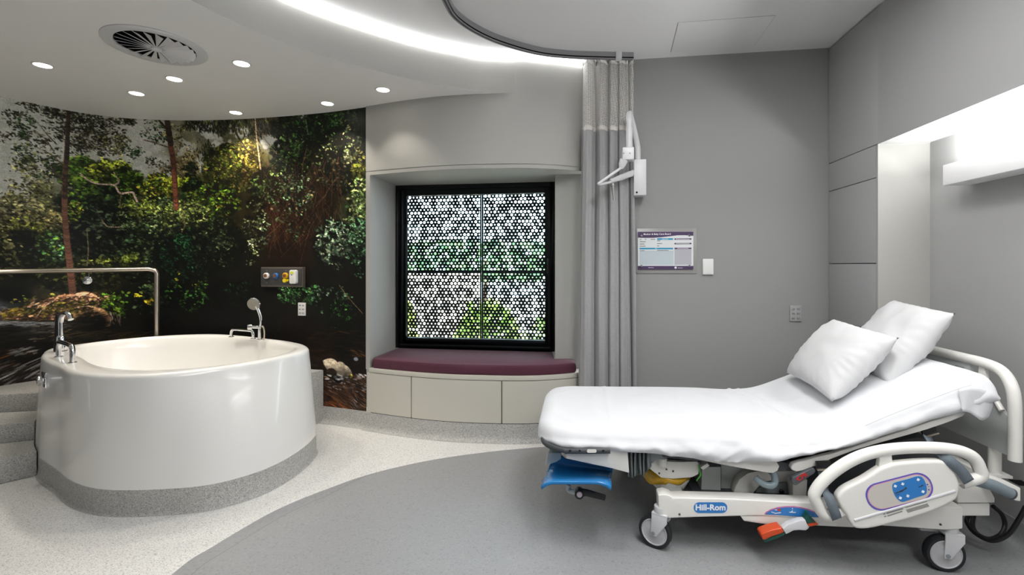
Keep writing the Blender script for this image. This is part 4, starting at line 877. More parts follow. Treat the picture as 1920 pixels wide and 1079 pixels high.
# what shows through the holes
g = MB(); g.poly([Vector((-14, 4.1, -.25)), Vector((10, 4.1, -.25)), Vector((10, 22, -.25)), Vector((-14, 22, -.25))])
struct(g.build('ground', mat('pale_paved_ground', (214, 208, 196), .8, var=.12, vscale=1.2), keep_origin=True))
def foliage(name, label, cat, c, rad, n, cols, seed, lf=.12):
    r_ = random.Random(seed); m_ = MB(); ms = [mat(name+'_leaf', k, .6, var=.25, vscale=9) for k in cols]
    for _ in range(n):
        u = r_.uniform(-1, 1); a = r_.uniform(0, 2*PI); k = r_.uniform(.55, 1)**.5; q = math.sqrt(1-u*u)
        p = Vector((c[0]+rad[0]*k*q*math.cos(a), c[1]+rad[1]*k*q*math.sin(a), c[2]+rad[2]*k*u))
        d1 = Vector((r_.gauss(0, 1), r_.gauss(0, 1), r_.gauss(0, .6))).normalized(); d2 = d1.cross(Vector((r_.gauss(0, 1), r_.gauss(0, 1), r_.gauss(0, 1)))).normalized()
        L_ = lf*r_.uniform(.6, 1.3)
        m_.add([p-d1*L_, p+d2*L_*.4, p+d1*L_, p-d2*L_*.4], [(0, 1, 2, 3)], r_.randrange(len(ms)))
    root_ = thing(name, label, cat, (c[0], c[1], -.25)); m_.build('foliage', ms, root_, smooth=False, weld=False, normals=False)
    k_ = MB(); k_.tube([Vector((c[0], c[1], -.25)), Vector((c[0]+.02, c[1], c[2]))], min(rad)*.08+.01, 10); k_.build('stem', mat(name+'_bark', (96, 78, 62), .8), root_); return root_
foliage('tree', 'mid green leafy tree crown seen through the middle of the window screen', 'tree', (-.55, 9.6, 1.32), (2.6, 1.0, .42), 1500, [(136, 170, 122), (120, 160, 128), (152, 182, 134)], 1)
foliage('shrub', 'lime green shrub seen through the lower middle of the window screen', 'shrub', (-.32, 6.2, .25), (.42, .4, .52), 600, [(176, 200, 96), (150, 180, 84), (196, 210, 130)], 2, .09)
foliage('bush', 'yellowish bush seen through the lower left edge of the window screen', 'shrub', (-1.46, 6.0, .25), (.22, .4, .7), 400, [(200, 204, 110), (180, 188, 100)], 3, .09)
foliage('hedge', 'low loose green hedge seen through the lower right of the window screen', 'hedge', (.70, 6.6, .10), (.6, .4, .5), 420, [(160, 184, 120), (190, 200, 140), (140, 168, 104)], 4, .09)
g = MB(); g.box((-1.35, 7.3, .42), (1.7, .18, 1.34)); g.box((-1.35, 7.3, 1.10), (1.76, .22, .05)); tag(g.build('garden_wall', mat('pale_pink_render', (236, 214, 202), .8, var=.1)), 'pale pink garden wall seen through the lower left of the window screen', 'wall')
# ============================================================ CURTAIN, TRACK, WALL ITEMS, CABINETS, LIGHT BAR
# curtain track on the ceiling
tr_px = [(833, 0), (860, 40), (920, 75), (1000, 100), (1060, 108), (1120, 110.5), (1187, 112)]
tz = H-.045
tp = [FL(x, y, tz) for x, y in tr_px]
tp = [tp[0]+Vector((-.0, -.9, 0)), tp[0]+Vector((-.04, -.4, 0))]+tp
tcv = catmull(tp, 10)
trk = thing('curtain_track', 'curved grey aluminium curtain track fixed under the white ceiling', 'track', (.5, 3.2, tz))
mb = MB()
def side(p, i, d):
    t = (tcv[min(i+1, len(tcv)-1)]-tcv[max(i-1, 0)]).normalized(); return Vector((p.x+t.y*d, p.y-t.x*d, p.z))
sec = [(-.014, 0), (-.014, .045), (.014, .045), (.014, 0), (.006, 0), (.006, .012), (-.006, .012), (-.006, 0)]
rows = [[side(p, i, d)+Vector((0, 0, z)) for (d, z) in sec] for i, p in enumerate(tcv)]
mb.grid(rows, close_j=True); mb.poly(rows[0]); mb.poly(rows[-1])
mb.build('rail', mat('satin_aluminium', (150, 150, 152), .4, .3), trk, angle=30)
mb = MB(); e_ = tcv[-5]; mb.box(e_+Vector((0, 0, .022)), (.04, .05, .05), WAX); mb.build('end_bracket', M['enamel'], trk, bevel=.004)
mb = MB(); rows = [[side(p, i, .0148)+Vector((0, 0, .004)), side(p, i, .0148)+Vector((0, 0, .012))] for i, p in enumerate(tcv)]; mb.grid(rows); mb.build('slot', M['dark'], trk)
# curtain
cu = thing('privacy_curtain', 'grey pleated hospital curtain with white net top gathered by the window', 'curtain', (.66, 3.24, .1))
lp = P(1091, 499, 3.262); rp_ = P(1187, 499, 3.268); nf = 170
def curtain_rows(z_top, z_bot, nz, gather_top, seed):
    rows = []; uv = []
    for j in range(nz+1):
        v = j/nz; z = z_top+(z_bot-z_top)*v
        row = []
        fall = (2.62-z)/2.5
        for i in range(nf+1):
            u = i/nf
            spread = 1.02+.16*fall**1.0
            s_ = (u-.5)*spread+.5
            base_ = lp.lerp(rp_, s_)
            ph = u*2*PI*4.6+.8*math.sin(u*8+1)+.25*noise.noise(Vector((u*5, z*.7, 3)))
            fold = math.tanh(1.7*math.sin(ph))*.9+.35*math.sin(2.1*ph+1.2)+.12*math.sin(5.3*ph)
            amp = .040*(.75+.35*noise.noise(Vector((u*4, z*.5, seed))))
            p = base_+WY*(-.008+amp*fold)+WX*(.012*math.cos(ph)*1.2+.006*noise.noise(Vector((u*8, z*1.3, 9))))
            row.append(Vector((p.x, p.y, z)))
        rows.append(row)
    return rows
net_h = 2.155
def uvs(rows, zt):
    out = []
    for r in rows:
        a = 0; out.append((0, r[0].z)); 
        for p, q in zip(r, r[1:]): a += (q-p).length; out.append((a, q.z))
    return out
r1 = curtain_rows(2.615, net_h, 18, 1, 1); mb = MB(); mb.grid(r1); mb.uv = uvs(r1, 0)
nm_ = bpy.data.materials.new('white_curtain_net'); nm_.use_nodes = True; nt = nm_.node_tree; b_ = nt.nodes['Principled BSDF']; b_.inputs['Base Color'].default_value = lin((222, 219, 214))+(1,); b_.inputs['Roughness'].default_value = .85; b_.inputs['Specular IOR Level'].default_value = .1
uvn = nt.nodes.new('ShaderNodeUVMap'); vo = nt.nodes.new('ShaderNodeTexVoronoi'); vo.inputs['Scale'].default_value = 95; vo.inputs['Randomness'].default_value = .15
nt.links.new(uvn.outputs[0], vo.inputs['Vector']); lt = nt.nodes.new('ShaderNodeMath'); lt.operation = 'GREATER_THAN'; lt.inputs[1].default_value = .40; nt.links.new(vo.outputs['Distance'], lt.inputs[0]); nt.links.new(lt.outputs[0], b_.inputs['Alpha'])
mb.build('net_top', nm_, cu, angle=180, normals=False)
r1b = curtain_rows(2.635, 2.60, 2, 1, 1); r1b = [[p+Vector((0, 0, .008*math.sin(i*.9))) if j == 0 else p for i, p in enumerate(r)] for j, r in enumerate(r1b)]; mb = MB(); mb.grid(r1b); mb.build('header_tape', mat('white_header_tape', (226, 224, 220), .8), cu, angle=180, solid=.002)
r3 = curtain_rows(net_h+.014, net_h-.014, 2, 1, 1); r3 = [[p-WY*.003 for p in r] for r in r3]; mb = MB(); mb.grid(r3); mb.build('net_hem', mat('white_net_hem', (214, 210, 204), .85), cu, angle=180)
r2 = curtain_rows(net_h, .10, 40, 1, 1); mb = MB(); mb.grid(r2); mb.uv = uvs(r2, 0)
fm = mat('grey_woven_curtain_fabric', (160, 160, 160), .9, var=.10, vscale=70, bump=.1, bscale=500, spec=.1, sheen=.2)
mb.build('fabric', fm, cu, angle=180, solid=.002)
# articulated lamp arm on the back wall
BW0 = CORNER; BWD = WX; BN = -WY
def bw(px, py, d=0.0): return on_line(px, py, BW0-WY*d, BWD)
arm = thing('jointed_mount', 'white jointed support arm folded on its wall plate beside the curtain', 'arm', tuple(bw(1200, 333)))
a_, b2 = bw(1188.5, 299, .124), bw(1212, 366, .124); a_ += WY*.124; b2 += WY*.124; c_ = (a_+b2)/2
mb = MB(); mb.box(c_-WY*.062, (abs((b2-a_).dot(WX)), .124, abs(b2.z-a_.z)), WAX); mb.build('wall_plate', M['enamel'], arm, bevel=.006)
mb = MB(); mb.lathe([(.006, 0), (.006, .003), (0, .003)], bw(1194, 361, .128), BN, 12); mb.build('screw', M['dark'], arm)
def apath(pts): return [P(x, y, bw(x, y).y-d) for x, y, d in pts]
mb = MB(); mb.tube(catmull(apath([(1196, 300, .09), (1196, 283, .09), (1194.5, 270, .09), (1187.5, 238, .125), (1182.5, 219, .165), (1180.5, 213, .19), (1180, 220, .22), (1179.6, 250, .23), (1179.4, 281, .23)]), 6), .019, 16); mb.build('upper_tube', M['enamel'], arm)
mb = MB(); mb.tube(apath([(1180, 240, .23), (1179.4, 281, .23)]), .0215, 18); mb.build('sleeve', M['enamel'], arm)
c2 = apath([(1177, 290, .235)])[0]
mb = MB(); mb.box(c2, (.076, .075, .082), WAX); mb.build('joint_block', M['enamel'], arm, bevel=.008, seg=3)
for xx_ in (1169.5, 1181):
    mb = MB(); mb.lathe([(.004, 0), (.004, .002), (0, .002)], apath([(xx_, 287.5, .2745)])[0], BN, 10); mb.build('screw', M['bed_mid'], arm)
mb = MB(); mb.tube(apath([(1170, 300, 0.250), (1166.5, 309, 0.250), (1164, 316, 0.240)]), [.027, .025, .014], 14, flat=(1, .7)); mb.build('knuckle', M['enamel'], arm)
mb = MB(); mb.tube(catmull(apath([(1166, 314, 0.240), (1150, 325, 0.270), (1126, 342, 0.300), (1122.5, 344.5, 0.300), (1127, 345.8, 0.290), (1140, 343, 0.250), (1147, 341.5, 0.230)]), 6), .009, 12); mb.build('lower_rod', M['enamel'], arm)
mb = MB(); mb.tube(apath([(1145, 340, 0.240), (1166, 332.5, 0.160), (1190, 323.5, 0.100)]), [.013, .021, .021], 14, flat=(1, .7)); mb.build('lower_arm', M['enamel'], arm)
mb = MB(); mb.tube(apath([(1148.5, 344, 0.240), (1149, 349, 0.240)]), .014, 14); mb.tube(apath([(1149, 349, 0.240), (1150, 360, 0.240), (1151.5, 376, 0.240)]), [.010, .0085, .0075], 12); mb.build('handle', mat('dull_metal_grip', (160, 158, 154), .35, .5), arm)
# care board
sg = thing('care_board', 'purple and white patient care board on a clear backing beside the curtain', 'sign', tuple(bw(1250, 472)))
def rect(m_, x0, y0, x1, y1, d, mi=0, rad=0):
    if rad:
        a, b = bw(x0, y1, d), bw(x1, y0, d); c = (a+b)/2; w, h = (b-a).dot(WX), b.z-a.z
        m_.poly([c+WX*x+Zv*z for x, z in rrect(w, h, rad)], mi)
    else: m_.poly([bw(x0, y1, d), bw(x1, y1, d), bw(x1, y0, d), bw(x0, y0, d)], mi)
mb = MB(); a, b = bw(1192.5, 513, .006), bw(1306.5, 428, .006); c = (a+b)/2; mb.prism([c+WX*x+Zv*z+WY*.005 for x, z in rrect((b-a).dot(WX), b.z-a.z, .012)], -WY*.006)
mb.build('backing_sheet', mat('grey_tinted_acrylic', (148, 147, 145), .25), sg, bevel=.001)
mb = MB(); a, b = bw(1196, 505.5, .016), bw(1300, 435, .016); c = (a+b)/2; mb.box(c+WY*.003, ((b-a).dot(WX), .006, b.z-a.z), WAX); brd = mb.build('board', mat('white_printed_board', (222, 226, 226), .3), sg)
M['purple'] = mat('purple_print', (74, 54, 92), .35); M['cyan'] = mat('cyan_print', (38, 150, 190), .35); M['pale_cyan'] = mat('pale_blue_print', (190, 202, 208), .35); M['lilac'] = mat('lilac_grey_print', (180, 180, 188), .35); M['grey_print'] = mat('grey_print', (130, 130, 130), .4)
mb = MB(); top = [(1196, 435), (1300, 435), (1300, 442.6), (1285, 441.4), (1270, 441.6), (1255, 443.4), (1240, 445.2), (1225, 446.2), (1210, 446.4), (1196, 446)]
mb.poly([bw(x, y, .0163) for x, y in top][::-1]); mb.build('purple_band', M['purple'], brd)
mb = MB(); rect(mb, 1196, 499, 1300, 505.5, .0163); mb.build('purple_band', M['purple'], brd)
mb = MB(); rect(mb, 1199, 465, 1262, 468, .0164); rect(mb, 1232, 447, 1262, 450.2, .0164); mb.build('blue_bars', M['cyan'], brd)
mb = MB()
for y in (447, 455.6, 464.7): rect(mb, 1264.5, y, 1296.5, y+3, .0164, 0, .004)
mb.build('purple_bars', M['purple'], brd)
mb = MB(); rect(mb, 1199, 470, 1263, 497, .0163); mb.build('pale_panel', M['pale_cyan'], brd)
mb = MB(); rect(mb, 1264.5, 468, 1296.5, 497, .0163); mb.build('lilac_panel', M['lilac'], brd)
mb = MB(); mb.text('Mother & Baby Care Board', .0165, bw(1206.5, 439.6, .0166), WX, Zv, 'LEFT', .0002, bold=.0002); mb.build('white_lettering', M['label_white'], brd)
mb = MB()
for (x0, y, x1) in ((1199.5, 449.5, 1202.5), (1209, 449, 1212), (1220, 449, 1228.5), (1199.5, 453.6, 1210.5), (1199.5, 458, 1208.5), (1199.5, 462, 1210.5), (1232, 452, 1238), (1232, 457, 1241.5), (1232, 461.5, 1236), (1199.5, 470.3, 1209), (1232, 470, 1253.5)): rect(mb, x0, y-.7, x1, y+.7, .0166)
mb.build('small_print', M['grey_print'], brd)
mb = MB()
for (x0, y, x1) in ((1241, 448.6, 1253), (1267, 448.5, 1293), (1267, 457, 1293), (1270, 466.2, 1291), (1271, 502.8, 1280), (1228, 466.5, 1232), (1215.5, 502.3, 1226)): rect(mb, x0, y-.35, x1, y+.35, .0167)
mb.build('bar_print', M['label_white'], brd)
for (x, y) in ((1202.6, 442.4), (1292.3, 441.6), (1202.6, 499), (1292.3, 499)):
    mb = MB(); mb.lathe([(.008, 0), (.008, .006), (.006, .008), (0, .008)], bw(x, y, .0165), BN, 18); mb.build('standoff', M['chrome'], sg)
mb = MB(); mb.lathe([(.008, 0), (.008, .0006), (0, .0006)], bw(1266.8, 502.2, .0165), BN, 18); mb.build('round_emblem', M['label_white'], brd)
# blank plate, six gang outlet
pl = bw(1326.5, 500.5)
bp_t = thing('blank_plate', 'blank white rectangular wall plate right of the care board', 'switch', tuple(pl))
mb = MB(); mb.box(pl-WY*.009, (.070, .018, .108), WAX); mb.build('cover', M['white_plastic'], bp_t, bevel=.003)
mb = MB(); mb.box(pl-WY*.0185, (.058, .002, .096), WAX); mb.build('button', M['white_plastic'], bp_t, bevel=.001)
gang('outlet_plate', 'grey six gang outlet plate low on the back wall behind the bed head', 'outlet', bw(1491, 588), WX, BN, .072, .106, 3, 2, mat('grey_outlet_plastic', (164, 164, 163), .4), M['bed_mid'])
# ceiling access hatch
hq = [FL(1271, 42, H), FL(1455, 28, H), FL(1414, 87, H), FL(1257, 98, H)]
hc_ = sum(hq, Vector((0, 0, 0)))/4
hm = MB(); hx_ = ((hq[1]-hq[0]).normalized()); hd_ = .5
hm.prism([p+(hc_-p)*.012-Vector((0, 0, .0035)) for p in hq], (0, 0, .003)); tag(hm.build('access_hatch', M['ceiling'], bevel=.001), 'flush white access hatch in the ceiling above the care board', 'hatch')
hm = MB(); hm.poly([p-Vector((0, 0, .0006)) for p in hq]); struct(hm.build('trim_4', mat('hatch_shadow_gap', (186, 186, 186), .8), keep_origin=True))
# tall flush cabinets on the right wall: stacked doors
cab = thing('tall_cabinet', 'tall grey flush wall cabinet with stacked doors in the right corner', 'cabinet', tuple(rw(HWT/2, .1)))
mb = MB(); mb.prism([rw(.004, .02, .0), rw(HWT-.004, .02, .0), rw(HWT-.004, HD, .0), rw(.004, HD, .0)], (0, 0, H-.015)); mb.build('carcass', M['dark'], cab, smooth=False)
def zc(y): return CH-(y-HY)/F*CORNER.y
levels = [(zc(307.3), H-.012), (zc(359.3), zc(308.5)), (zc(494.3), zc(360.5)), (zc(600), zc(495.6)), (.11, zc(622))]
for i, (za, zb) in enumerate(levels):
    t1 = HWT+.0005 if i == 0 else HWT-.024
    mb = MB(); mb.prism([rw(.006, 0, za), rw(t1, 0, za), rw(t1, .018, za), rw(.006, .018, za)], (0, 0, zb-za)); mb.build('door', M['joinery'], cab, bevel=.0015)
mb = MB(); mb.prism([rw(HWT-.020, .001, 0), rw(HWT-.0005, .001, 0), rw(HWT-.0005, HD, 0), rw(HWT-.020, HD, 0)], (0, 0, 1.885)); mb.build('end_panel', M['wall_light'], cab, bevel=.001)
# light bar on the head wall
lb0 = .266
bar = thing('headwall_light', 'long white light bar on the head wall shining up above the bed head', 'light', tuple(rw(HWT+lb0+.7, HD-.06, 1.61)))
zb0, zb1 = 1.606, 1.708; t0, t1 = HWT+lb0, HWT+lb0+1.5
mb = MB(); mb.prism([rw(t0, HD-.12, zb0), rw(t1, HD-.12, zb0), rw(t1, HD-.001, zb0), rw(t0, HD-.001, zb0)], (0, 0, zb1-zb0)); mb.build('housing', mat('bright_white_housing', (240, 240, 240), .4), bar, bevel=.003)
mb = MB(); mb.poly([rw(t0+.012, HD-.108, zb1+.001), rw(t1-.012, HD-.108, zb1+.001), rw(t1-.012, HD-.012, zb1+.001), rw(t0+.012, HD-.012, zb1+.001)]); mb.build('up_diffuser', M['lamp_up'], bar, smooth=False)
# round recessed lights in the main ceiling over the near side of the bed and the room
rl_pos = [(1.1, 1.95), (-.15, 1.6)]
rl_lab = ['round recessed ceiling light over the middle of the bed', 'round recessed ceiling light over the near side of the bed foot']
proto = None
for (x, y), lab in zip(rl_pos, rl_lab):
    c = Vector((x, y, H))
    if proto is None:
        proto = thing('ceiling_light', lab, 'light', tuple(c), 0, 'recessed lights in the main ceiling')
        mb = MB(); mb.lathe([(.125, 0), (.125, -.004), (.112, -.007), (.104, -.003), (.103, 0)], c, n=40, caps=False); mb.build('trim_ring', M['white_plastic'], proto)
        mb = MB(); mb.lathe([(.104, -.003), (0, -.003)], c, n=40, caps=False); mb.build('diffuser', M['down2'], proto)
    else: dup(proto, c, 0, lab)
    ld = bpy.data.lights.new('ceiling_light_lamp', 'AREA'); lo = bpy.data.objects.new('ceiling_light_lamp', ld); COL.objects.link(lo)
    lo.location = (x, y, H-.012); ld.shape = 'DISK'; ld.size = .2; ld.spread = math.radians(165); ld.energy = CEIL_W[(x, y)]; ld.color = (1, .985, .96)

# added fill light panels in the ceiling behind the lens, never in view
pn_lab = ['rectangular white ceiling light panel nearest the bed', 'rectangular white ceiling light panel further back near the entrance']
proto = None
for (x, y), lab in zip([(.72, .85), (.85, -.65)], pn_lab):
    c = Vector((x, y, H))
    if proto is None:
        proto = thing('ceiling_panel_light', lab, 'light', tuple(c), 0, 'ceiling light panels near the entrance')
        for (cx_, cy_, wx_, wy_) in ((0, .61, .64, .02), (0, -.61, .64, .02), (.31, 0, .02, 1.2), (-.31, 0, .02, 1.2)):
            mb = MB(); mb.box(c+Vector((cx_, cy_, -.004)), (wx_, wy_, .008)); mb.build('frame_bar', M['enamel'], proto)
        mb = MB(); mb.poly([c+Vector((a, b, -.003)) for a, b in ((-.3, -.6), (-.3, .6), (.3, .6), (.3, -.6))]); mb.build('diffuser', M['panel_lit'], proto, smooth=False)
    else: dup(proto, c, 0, lab)
# ============================================================ BIRTHING BED (local frame: u to the head, v away from the lens, z up)
BO = Vector((.10, 2.07, 0))
bed = thing('birthing_bed', 'cream adjustable birthing bed with raised head section, lowered side rail and castors', 'bed', tuple(BO), ANG)
def bp(px, py, v=0.0):
    a = (px-CX)/F
    u = (a*(BO.y+v*WY.y)-BO.x-v*WY.x)/(WX.x-a*WX.y); Y = BO.y+u*WX.y+v*WY.y
    return Vector((u, v, CH-(py-HY)/F*Y))
def bpath(pts, v): return [bp(x, y, v) for x, y in pts]
UV3 = (Vector((1, 0, 0)), Vector((0, 1, 0)), Vector((0, 0, 1)))
def plate(name, pts, v0, v1, m, parent=None, bevel=.004, seg=2, smooth_pts=0, **k):      # traced outline on plane v0, thickness to v1
    q = bpath(pts, v0)
    if smooth_pts: q = catmull(q, smooth_pts, True)
    m_ = MB(); m_.prism(q, (0, v1-v0, 0)); return m_.build(name, m, parent or bed, local=True, bevel=bevel, seg=seg, **k)
def decal(name, pts, v, m, parent, lift=.0008, closed_smooth=0):
    q = bpath(pts, v)
    if closed_smooth: q = catmull(q, closed_smooth, True)
    m_ = MB(); m_.prism([p-Vector((0, lift, 0)) for p in q], (0, lift*.8, 0)); return m_.build(name, m, parent, local=True, smooth=False)
BW_ = .80
# ---- base frame: near and far beams, cross members
BV = .0
beam_px = [(1234, 929), (1246, 927), (1258, 931), (1262, 934.5), (1282, 934), (1300, 934.5), (1380, 936.5), (1440, 940), (1530, 944), (1600, 950), (1700, 955), (1757, 953), (1764, 951), (1806, 952), (1806, 993), (1770, 995), (1700, 990), (1560, 980), (1500, 972.5), (1420, 968), (1320, 970.5), (1262, 972.5), (1236, 973)]
near_beam = plate('base_beam', beam_px, BV, BV+.065, M['bed_cream'], bevel=.007, seg=3)
q = bpath(beam_px, BV)
mb = MB(); mb.prism([p+Vector((0, BW_-.06, 0)) for p in q], (0, .065, 0)); mb.build('base_beam', M['bed_cream'], bed, local=True, bevel=.006)
for cx_, cz_ in ((.60, .19), (1.60, .17)):
    mb = MB(); mb.box((cx_, BW_/2, cz_), (.09, BW_-.1, .06)); mb.build('cross_member', M['bed_grey'], bed, local=True, bevel=.006)
plate('beam_cover', [(1388, 968), (1395, 978), (1470, 989), (1480, 992), (1515, 994), (1520, 986), (1600, 990), (1612, 985), (1612, 972), (1560, 968)], BV+.004, BV+.05, M['bed_cream'], bevel=.004)
# maker's badge and the blue pedal chart on the beam
bv = BV-.0005
def rr_decal(px, py, w, h, r, name, m, parent, v=bv):
    a, b = bp(px-w/2, py, v), bp(px+w/2, py, v); c = bp(px, py, v); d = (b-a); ex = d.normalized(); ez = Vector((0, 0, 1)); ey = bp(px, py-h/2, v)-bp(px, py+h/2, v)
    m_ = MB(); m_.prism([c+ex*x+ez*z for x, z in rrect(d.length, ey.length, min(r, ey.length/2-.0005))], (0, -.0008, 0)); return m_.build(name, m, parent, local=True, smooth=False), c, ex
bad, bc, bex = rr_decal(1332, 952.5, 63, 20, 1, 'badge', M['label_blue'], near_beam)
bad['label'] = 'blue rounded maker badge'
mb = MB(); mb.text('Hill-Rom', .0335, bc+Vector((0, -.0012, 0)), bex, (0, 0, 1), 'CENTER', .0003, bold=.0011); mb.build('badge_lettering', M['label_white'], near_beam, local=True, smooth=False)
arc_px = [(1433, 964.5), (1436, 960.5), (1445, 955.5), (1458, 951.5), (1472, 949.8), (1488, 949.6), (1502, 951.5), (1516, 955), (1528, 960), (1534, 965), (1536, 970.5), (1515, 969.4), (1480, 967.5), (1455, 965.5)]
decal('chart_edge', arc_px, bv, M['label_pink'], near_beam)
decal('pedal_chart', [(1484+(x-1484)*.965, 962.5+(y-962.5)*.90+.9) for x, y in arc_px], bv, M['label_blue'], near_beam, lift=.0014)
mb = MB()
for (x, y, r) in ((1461, 956.8, .006),): mb.lathe([(r, 0), (0, .0003)], bp(x, y, bv-.0018), (0, -1, 0), 16)
mb.build('chart_dot', M['orange'], near_beam, local=True)['label'] = 'orange dot on the chart'
mb = MB(); mb.lathe([(.006, 0), (0, .0003)], bp(1511, 959.8, bv-.0018), (0, -1, 0), 16); mb.build('chart_dot', mat('green_label_print', (30, 140, 110), .4), near_beam, local=True)['label'] = 'green dot on the chart'
mb = MB()
def dash(mb, x0, y0, x1, y1, w, v): 
    a, b = bp(x0, y0, v), bp(x1, y1, v); d = (b-a).normalized(); nrm = Vector((-d.z, 0, d.x))*w/2; mb.prism([a-nrm, b-nrm, b+nrm, a+nrm], (0, -.0004, 0))
for s in ((1446, 960.5, 1455, 963.5), (1453, 963.5, 1464, 962), (1457, 957, 1453, 956.8), (1480, 961, 1492, 961.6), (1484, 960.8, 1486, 958), (1485.5, 953, 1486, 955.5), (1508, 964.5, 1518, 967.5), (1515, 966.5, 1520, 968)): dash(mb, *s, .0028, bv-.0018)
mb.build('chart_symbols', M['label_white'], near_beam, local=True, smooth=False)
for (x, y) in ((1274, 965), (1763, 984)):
    mb = MB(); mb.lathe([(.0045, 0), (.004, .003), (0, .003)], bp(x, y, BV), (0, -1, 0), 12); mb.build('bolt', M['bed_dark'], near_beam, local=True)
# ---- castors
def castor(u, v, yaw):
    r_, w = .070, .034
    t = bpy.data.objects.new('castor', None)
    n_ = Vector((math.sin(yaw), -math.cos(yaw), 0)); t_ = Vector((-n_.y, n_.x, 0)); c = Vector((u, v, r_))
    m_ = MB(); m_.lathe([(r_-.014, -w/2), (r_-.004, -w/2), (r_, -w/2+.007), (r_, w/2-.007), (r_-.004, w/2), (r_-.014, w/2)], c, n_, 40, caps=False)
    tyre = m_.build('castor_wheel', M['rubber'], bed, local=True); bpy.data.objects.remove(t)
    m_ = MB()
    for sg_ in (1, -1): m_.lathe([(r_-.0135, sg_*(w/2-.001)), (r_-.017, sg_*(w/2+.001)), (r_-.020, sg_*(w/2-.002)), (r_-.026, sg_*(w/2-.003)), (.02, sg_*(w/2)), (.016, sg_*(w/2+.003)), (0, sg_*(w/2+.003))], c, n_, 36, caps=False)
    m_.build('hub_cover', M['wheel'], tyre, local=True)
    m_ = MB(); lean = t_*.022
    for sg_ in (1, -1):
        o_ = n_*(sg_*(w/2+.006)); pts = [c+t_*-.012+Vector((0, 0, -.012)), c+t_*.012+Vector((0, 0, -.012)), c+lean+t_*.036+Vector((0, 0, .055)), c+lean+t_*.036+Vector((0, 0, .082)), c+lean-t_*.030+Vector((0, 0, .082)), c+lean-t_*.030+Vector((0, 0, .06))]
        m_.prism([p+o_-n_*.003 for p in pts], n_*.006)
    m_.box(c+lean+t_*.003+Vector((0, 0, .083)), (.066, w+.018, .010), (t_, n_, Vector((0, 0, 1))))
    m_.lathe([(.026, 0), (.026, .03), (.020, .034)], c+lean+Vector((0, 0, .084)), n=24)
    m_.build('fork', M['enamel'], tyre, local=True, bevel=.002)
    m_ = MB(); m_.lathe([(.008, 0), (.008, .004), (0, .005)], c+n_*(w/2+.008), n_, 14); m_.build('axle_cap', M['bed_mid'], tyre, local=True)
cl = bp(1229, 1006, .03); cr_ = bp(1771, 1037, .03)
castor(cl.x, .035, math.radians(-28)); castor(cr_.x, .035, math.radians(-4)); castor(cl.x-.03, BW_-.02, math.radians(12)); castor(cr_.x, BW_-.02, math.radians(-15))
# ---- centre body under the deck
plate('lift_column', [(1316, 876), (1352, 876), (1352, 936), (1314, 936)], .16, .46, M['bed_grey'], bevel=.006)
plate('column_side', [(1352, 870), (1380, 870), (1396, 878), (1372, 936), (1352, 936)], .18, .42, M['bed_grey'], bevel=.004)
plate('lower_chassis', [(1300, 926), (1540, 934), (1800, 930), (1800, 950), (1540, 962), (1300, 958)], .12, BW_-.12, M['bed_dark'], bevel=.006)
plate('rear_body', [(1380, 872), (1500, 876), (1560, 885), (1600, 890), (1600, 940), (1380, 940)], .30, .62, M['bed_mid'], bevel=.006)
gear = [(1376, 940), (1377, 918), (1386, 900), (1402, 888), (1420, 884), (1438, 886), (1450, 894), (1448, 902), (1436, 904), (1424, 912), (1414, 924), (1411, 940)]
plate('gear_cover', gear, .13, .18, M['bed_cream'], bevel=.006)
plate('motor_box', [(1412, 938), (1420, 918), (1436, 908), (1490, 905), (1494, 936)], .15, .30, M['bed_mid'], bevel=.004)
plate('motor_top', [(1446, 884), (1494, 884), (1494, 906), (1450, 908)], .16, .34, M['bed_cream'], bevel=.004)
mb = MB(); mb.lathe([(.010, 0), (.010, .006), (.006, .009), (0, .009)], bp(1465, 922, .15), (0, -1, 0), 18); mb.build('black_knob', M['black_plastic'], bed, local=True)
plate('column_post', [(1486, 905), (1514, 900), (1512, 938), (1487, 938)], .10, .18, M['bed_cream'], bevel=.003)
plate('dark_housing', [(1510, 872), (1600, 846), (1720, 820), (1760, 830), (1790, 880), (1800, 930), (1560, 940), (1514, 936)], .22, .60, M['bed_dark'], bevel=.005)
# ---- deck rails under the mattress
seat_px = [(1262, 848), (1275, 852), (1340, 857), (1400, 861.5), (1448, 865), (1457, 868), (1461, 875), (1458, 883), (1449, 887.5), (1440, 887), (1400, 880), (1345, 870), (1290, 858)]
back_px = [(1483, 878), (1487, 871), (1500, 867), (1560, 852), (1620, 832), (1700, 806), (1780, 780), (1808, 771), (1812, 775), (1806, 781), (1780, 792), (1740, 806), (1690, 820), (1640, 834), (1600, 846), (1560, 861), (1530, 874), (1505, 883.5), (1494, 885.5), (1486, 883)]
for nm, px_, z_ in (('seat_deck_rail', seat_px, 0), ('back_deck_rail', back_px, 0)):
    plate(nm, px_, .012, .04, M['bed_cream'], bevel=.005, seg=3)
    q = bpath(px_, .012); mb = MB(); mb.prism([p+Vector((0, BW_-.052, 0)) for p in q], (0, .028, 0)); mb.build(nm, M['bed_cream'], bed, local=True, bevel=.004)
mb = MB(); sd = [(.55, .400), (.88, .385), (1.0, .39), (1.0, .375), (.88, .37), (.55, .385)]; mb.prism([Vector((u, .04, z)) for u, z in sd], (0, BW_-.08, 0)); mb.build('seat_deck', M['bed_dark'], bed, local=True)
mb = MB(); b0, b1 = bp(1495, 873, .04), bp(1806, 774, .04); mb.prism([b0, b1, b1-Vector((0, 0, .012)), b0-Vector((0, 0, .012))], (0, BW_-.08, 0)); mb.build('back_deck', M['bed_dark'], bed, local=True)
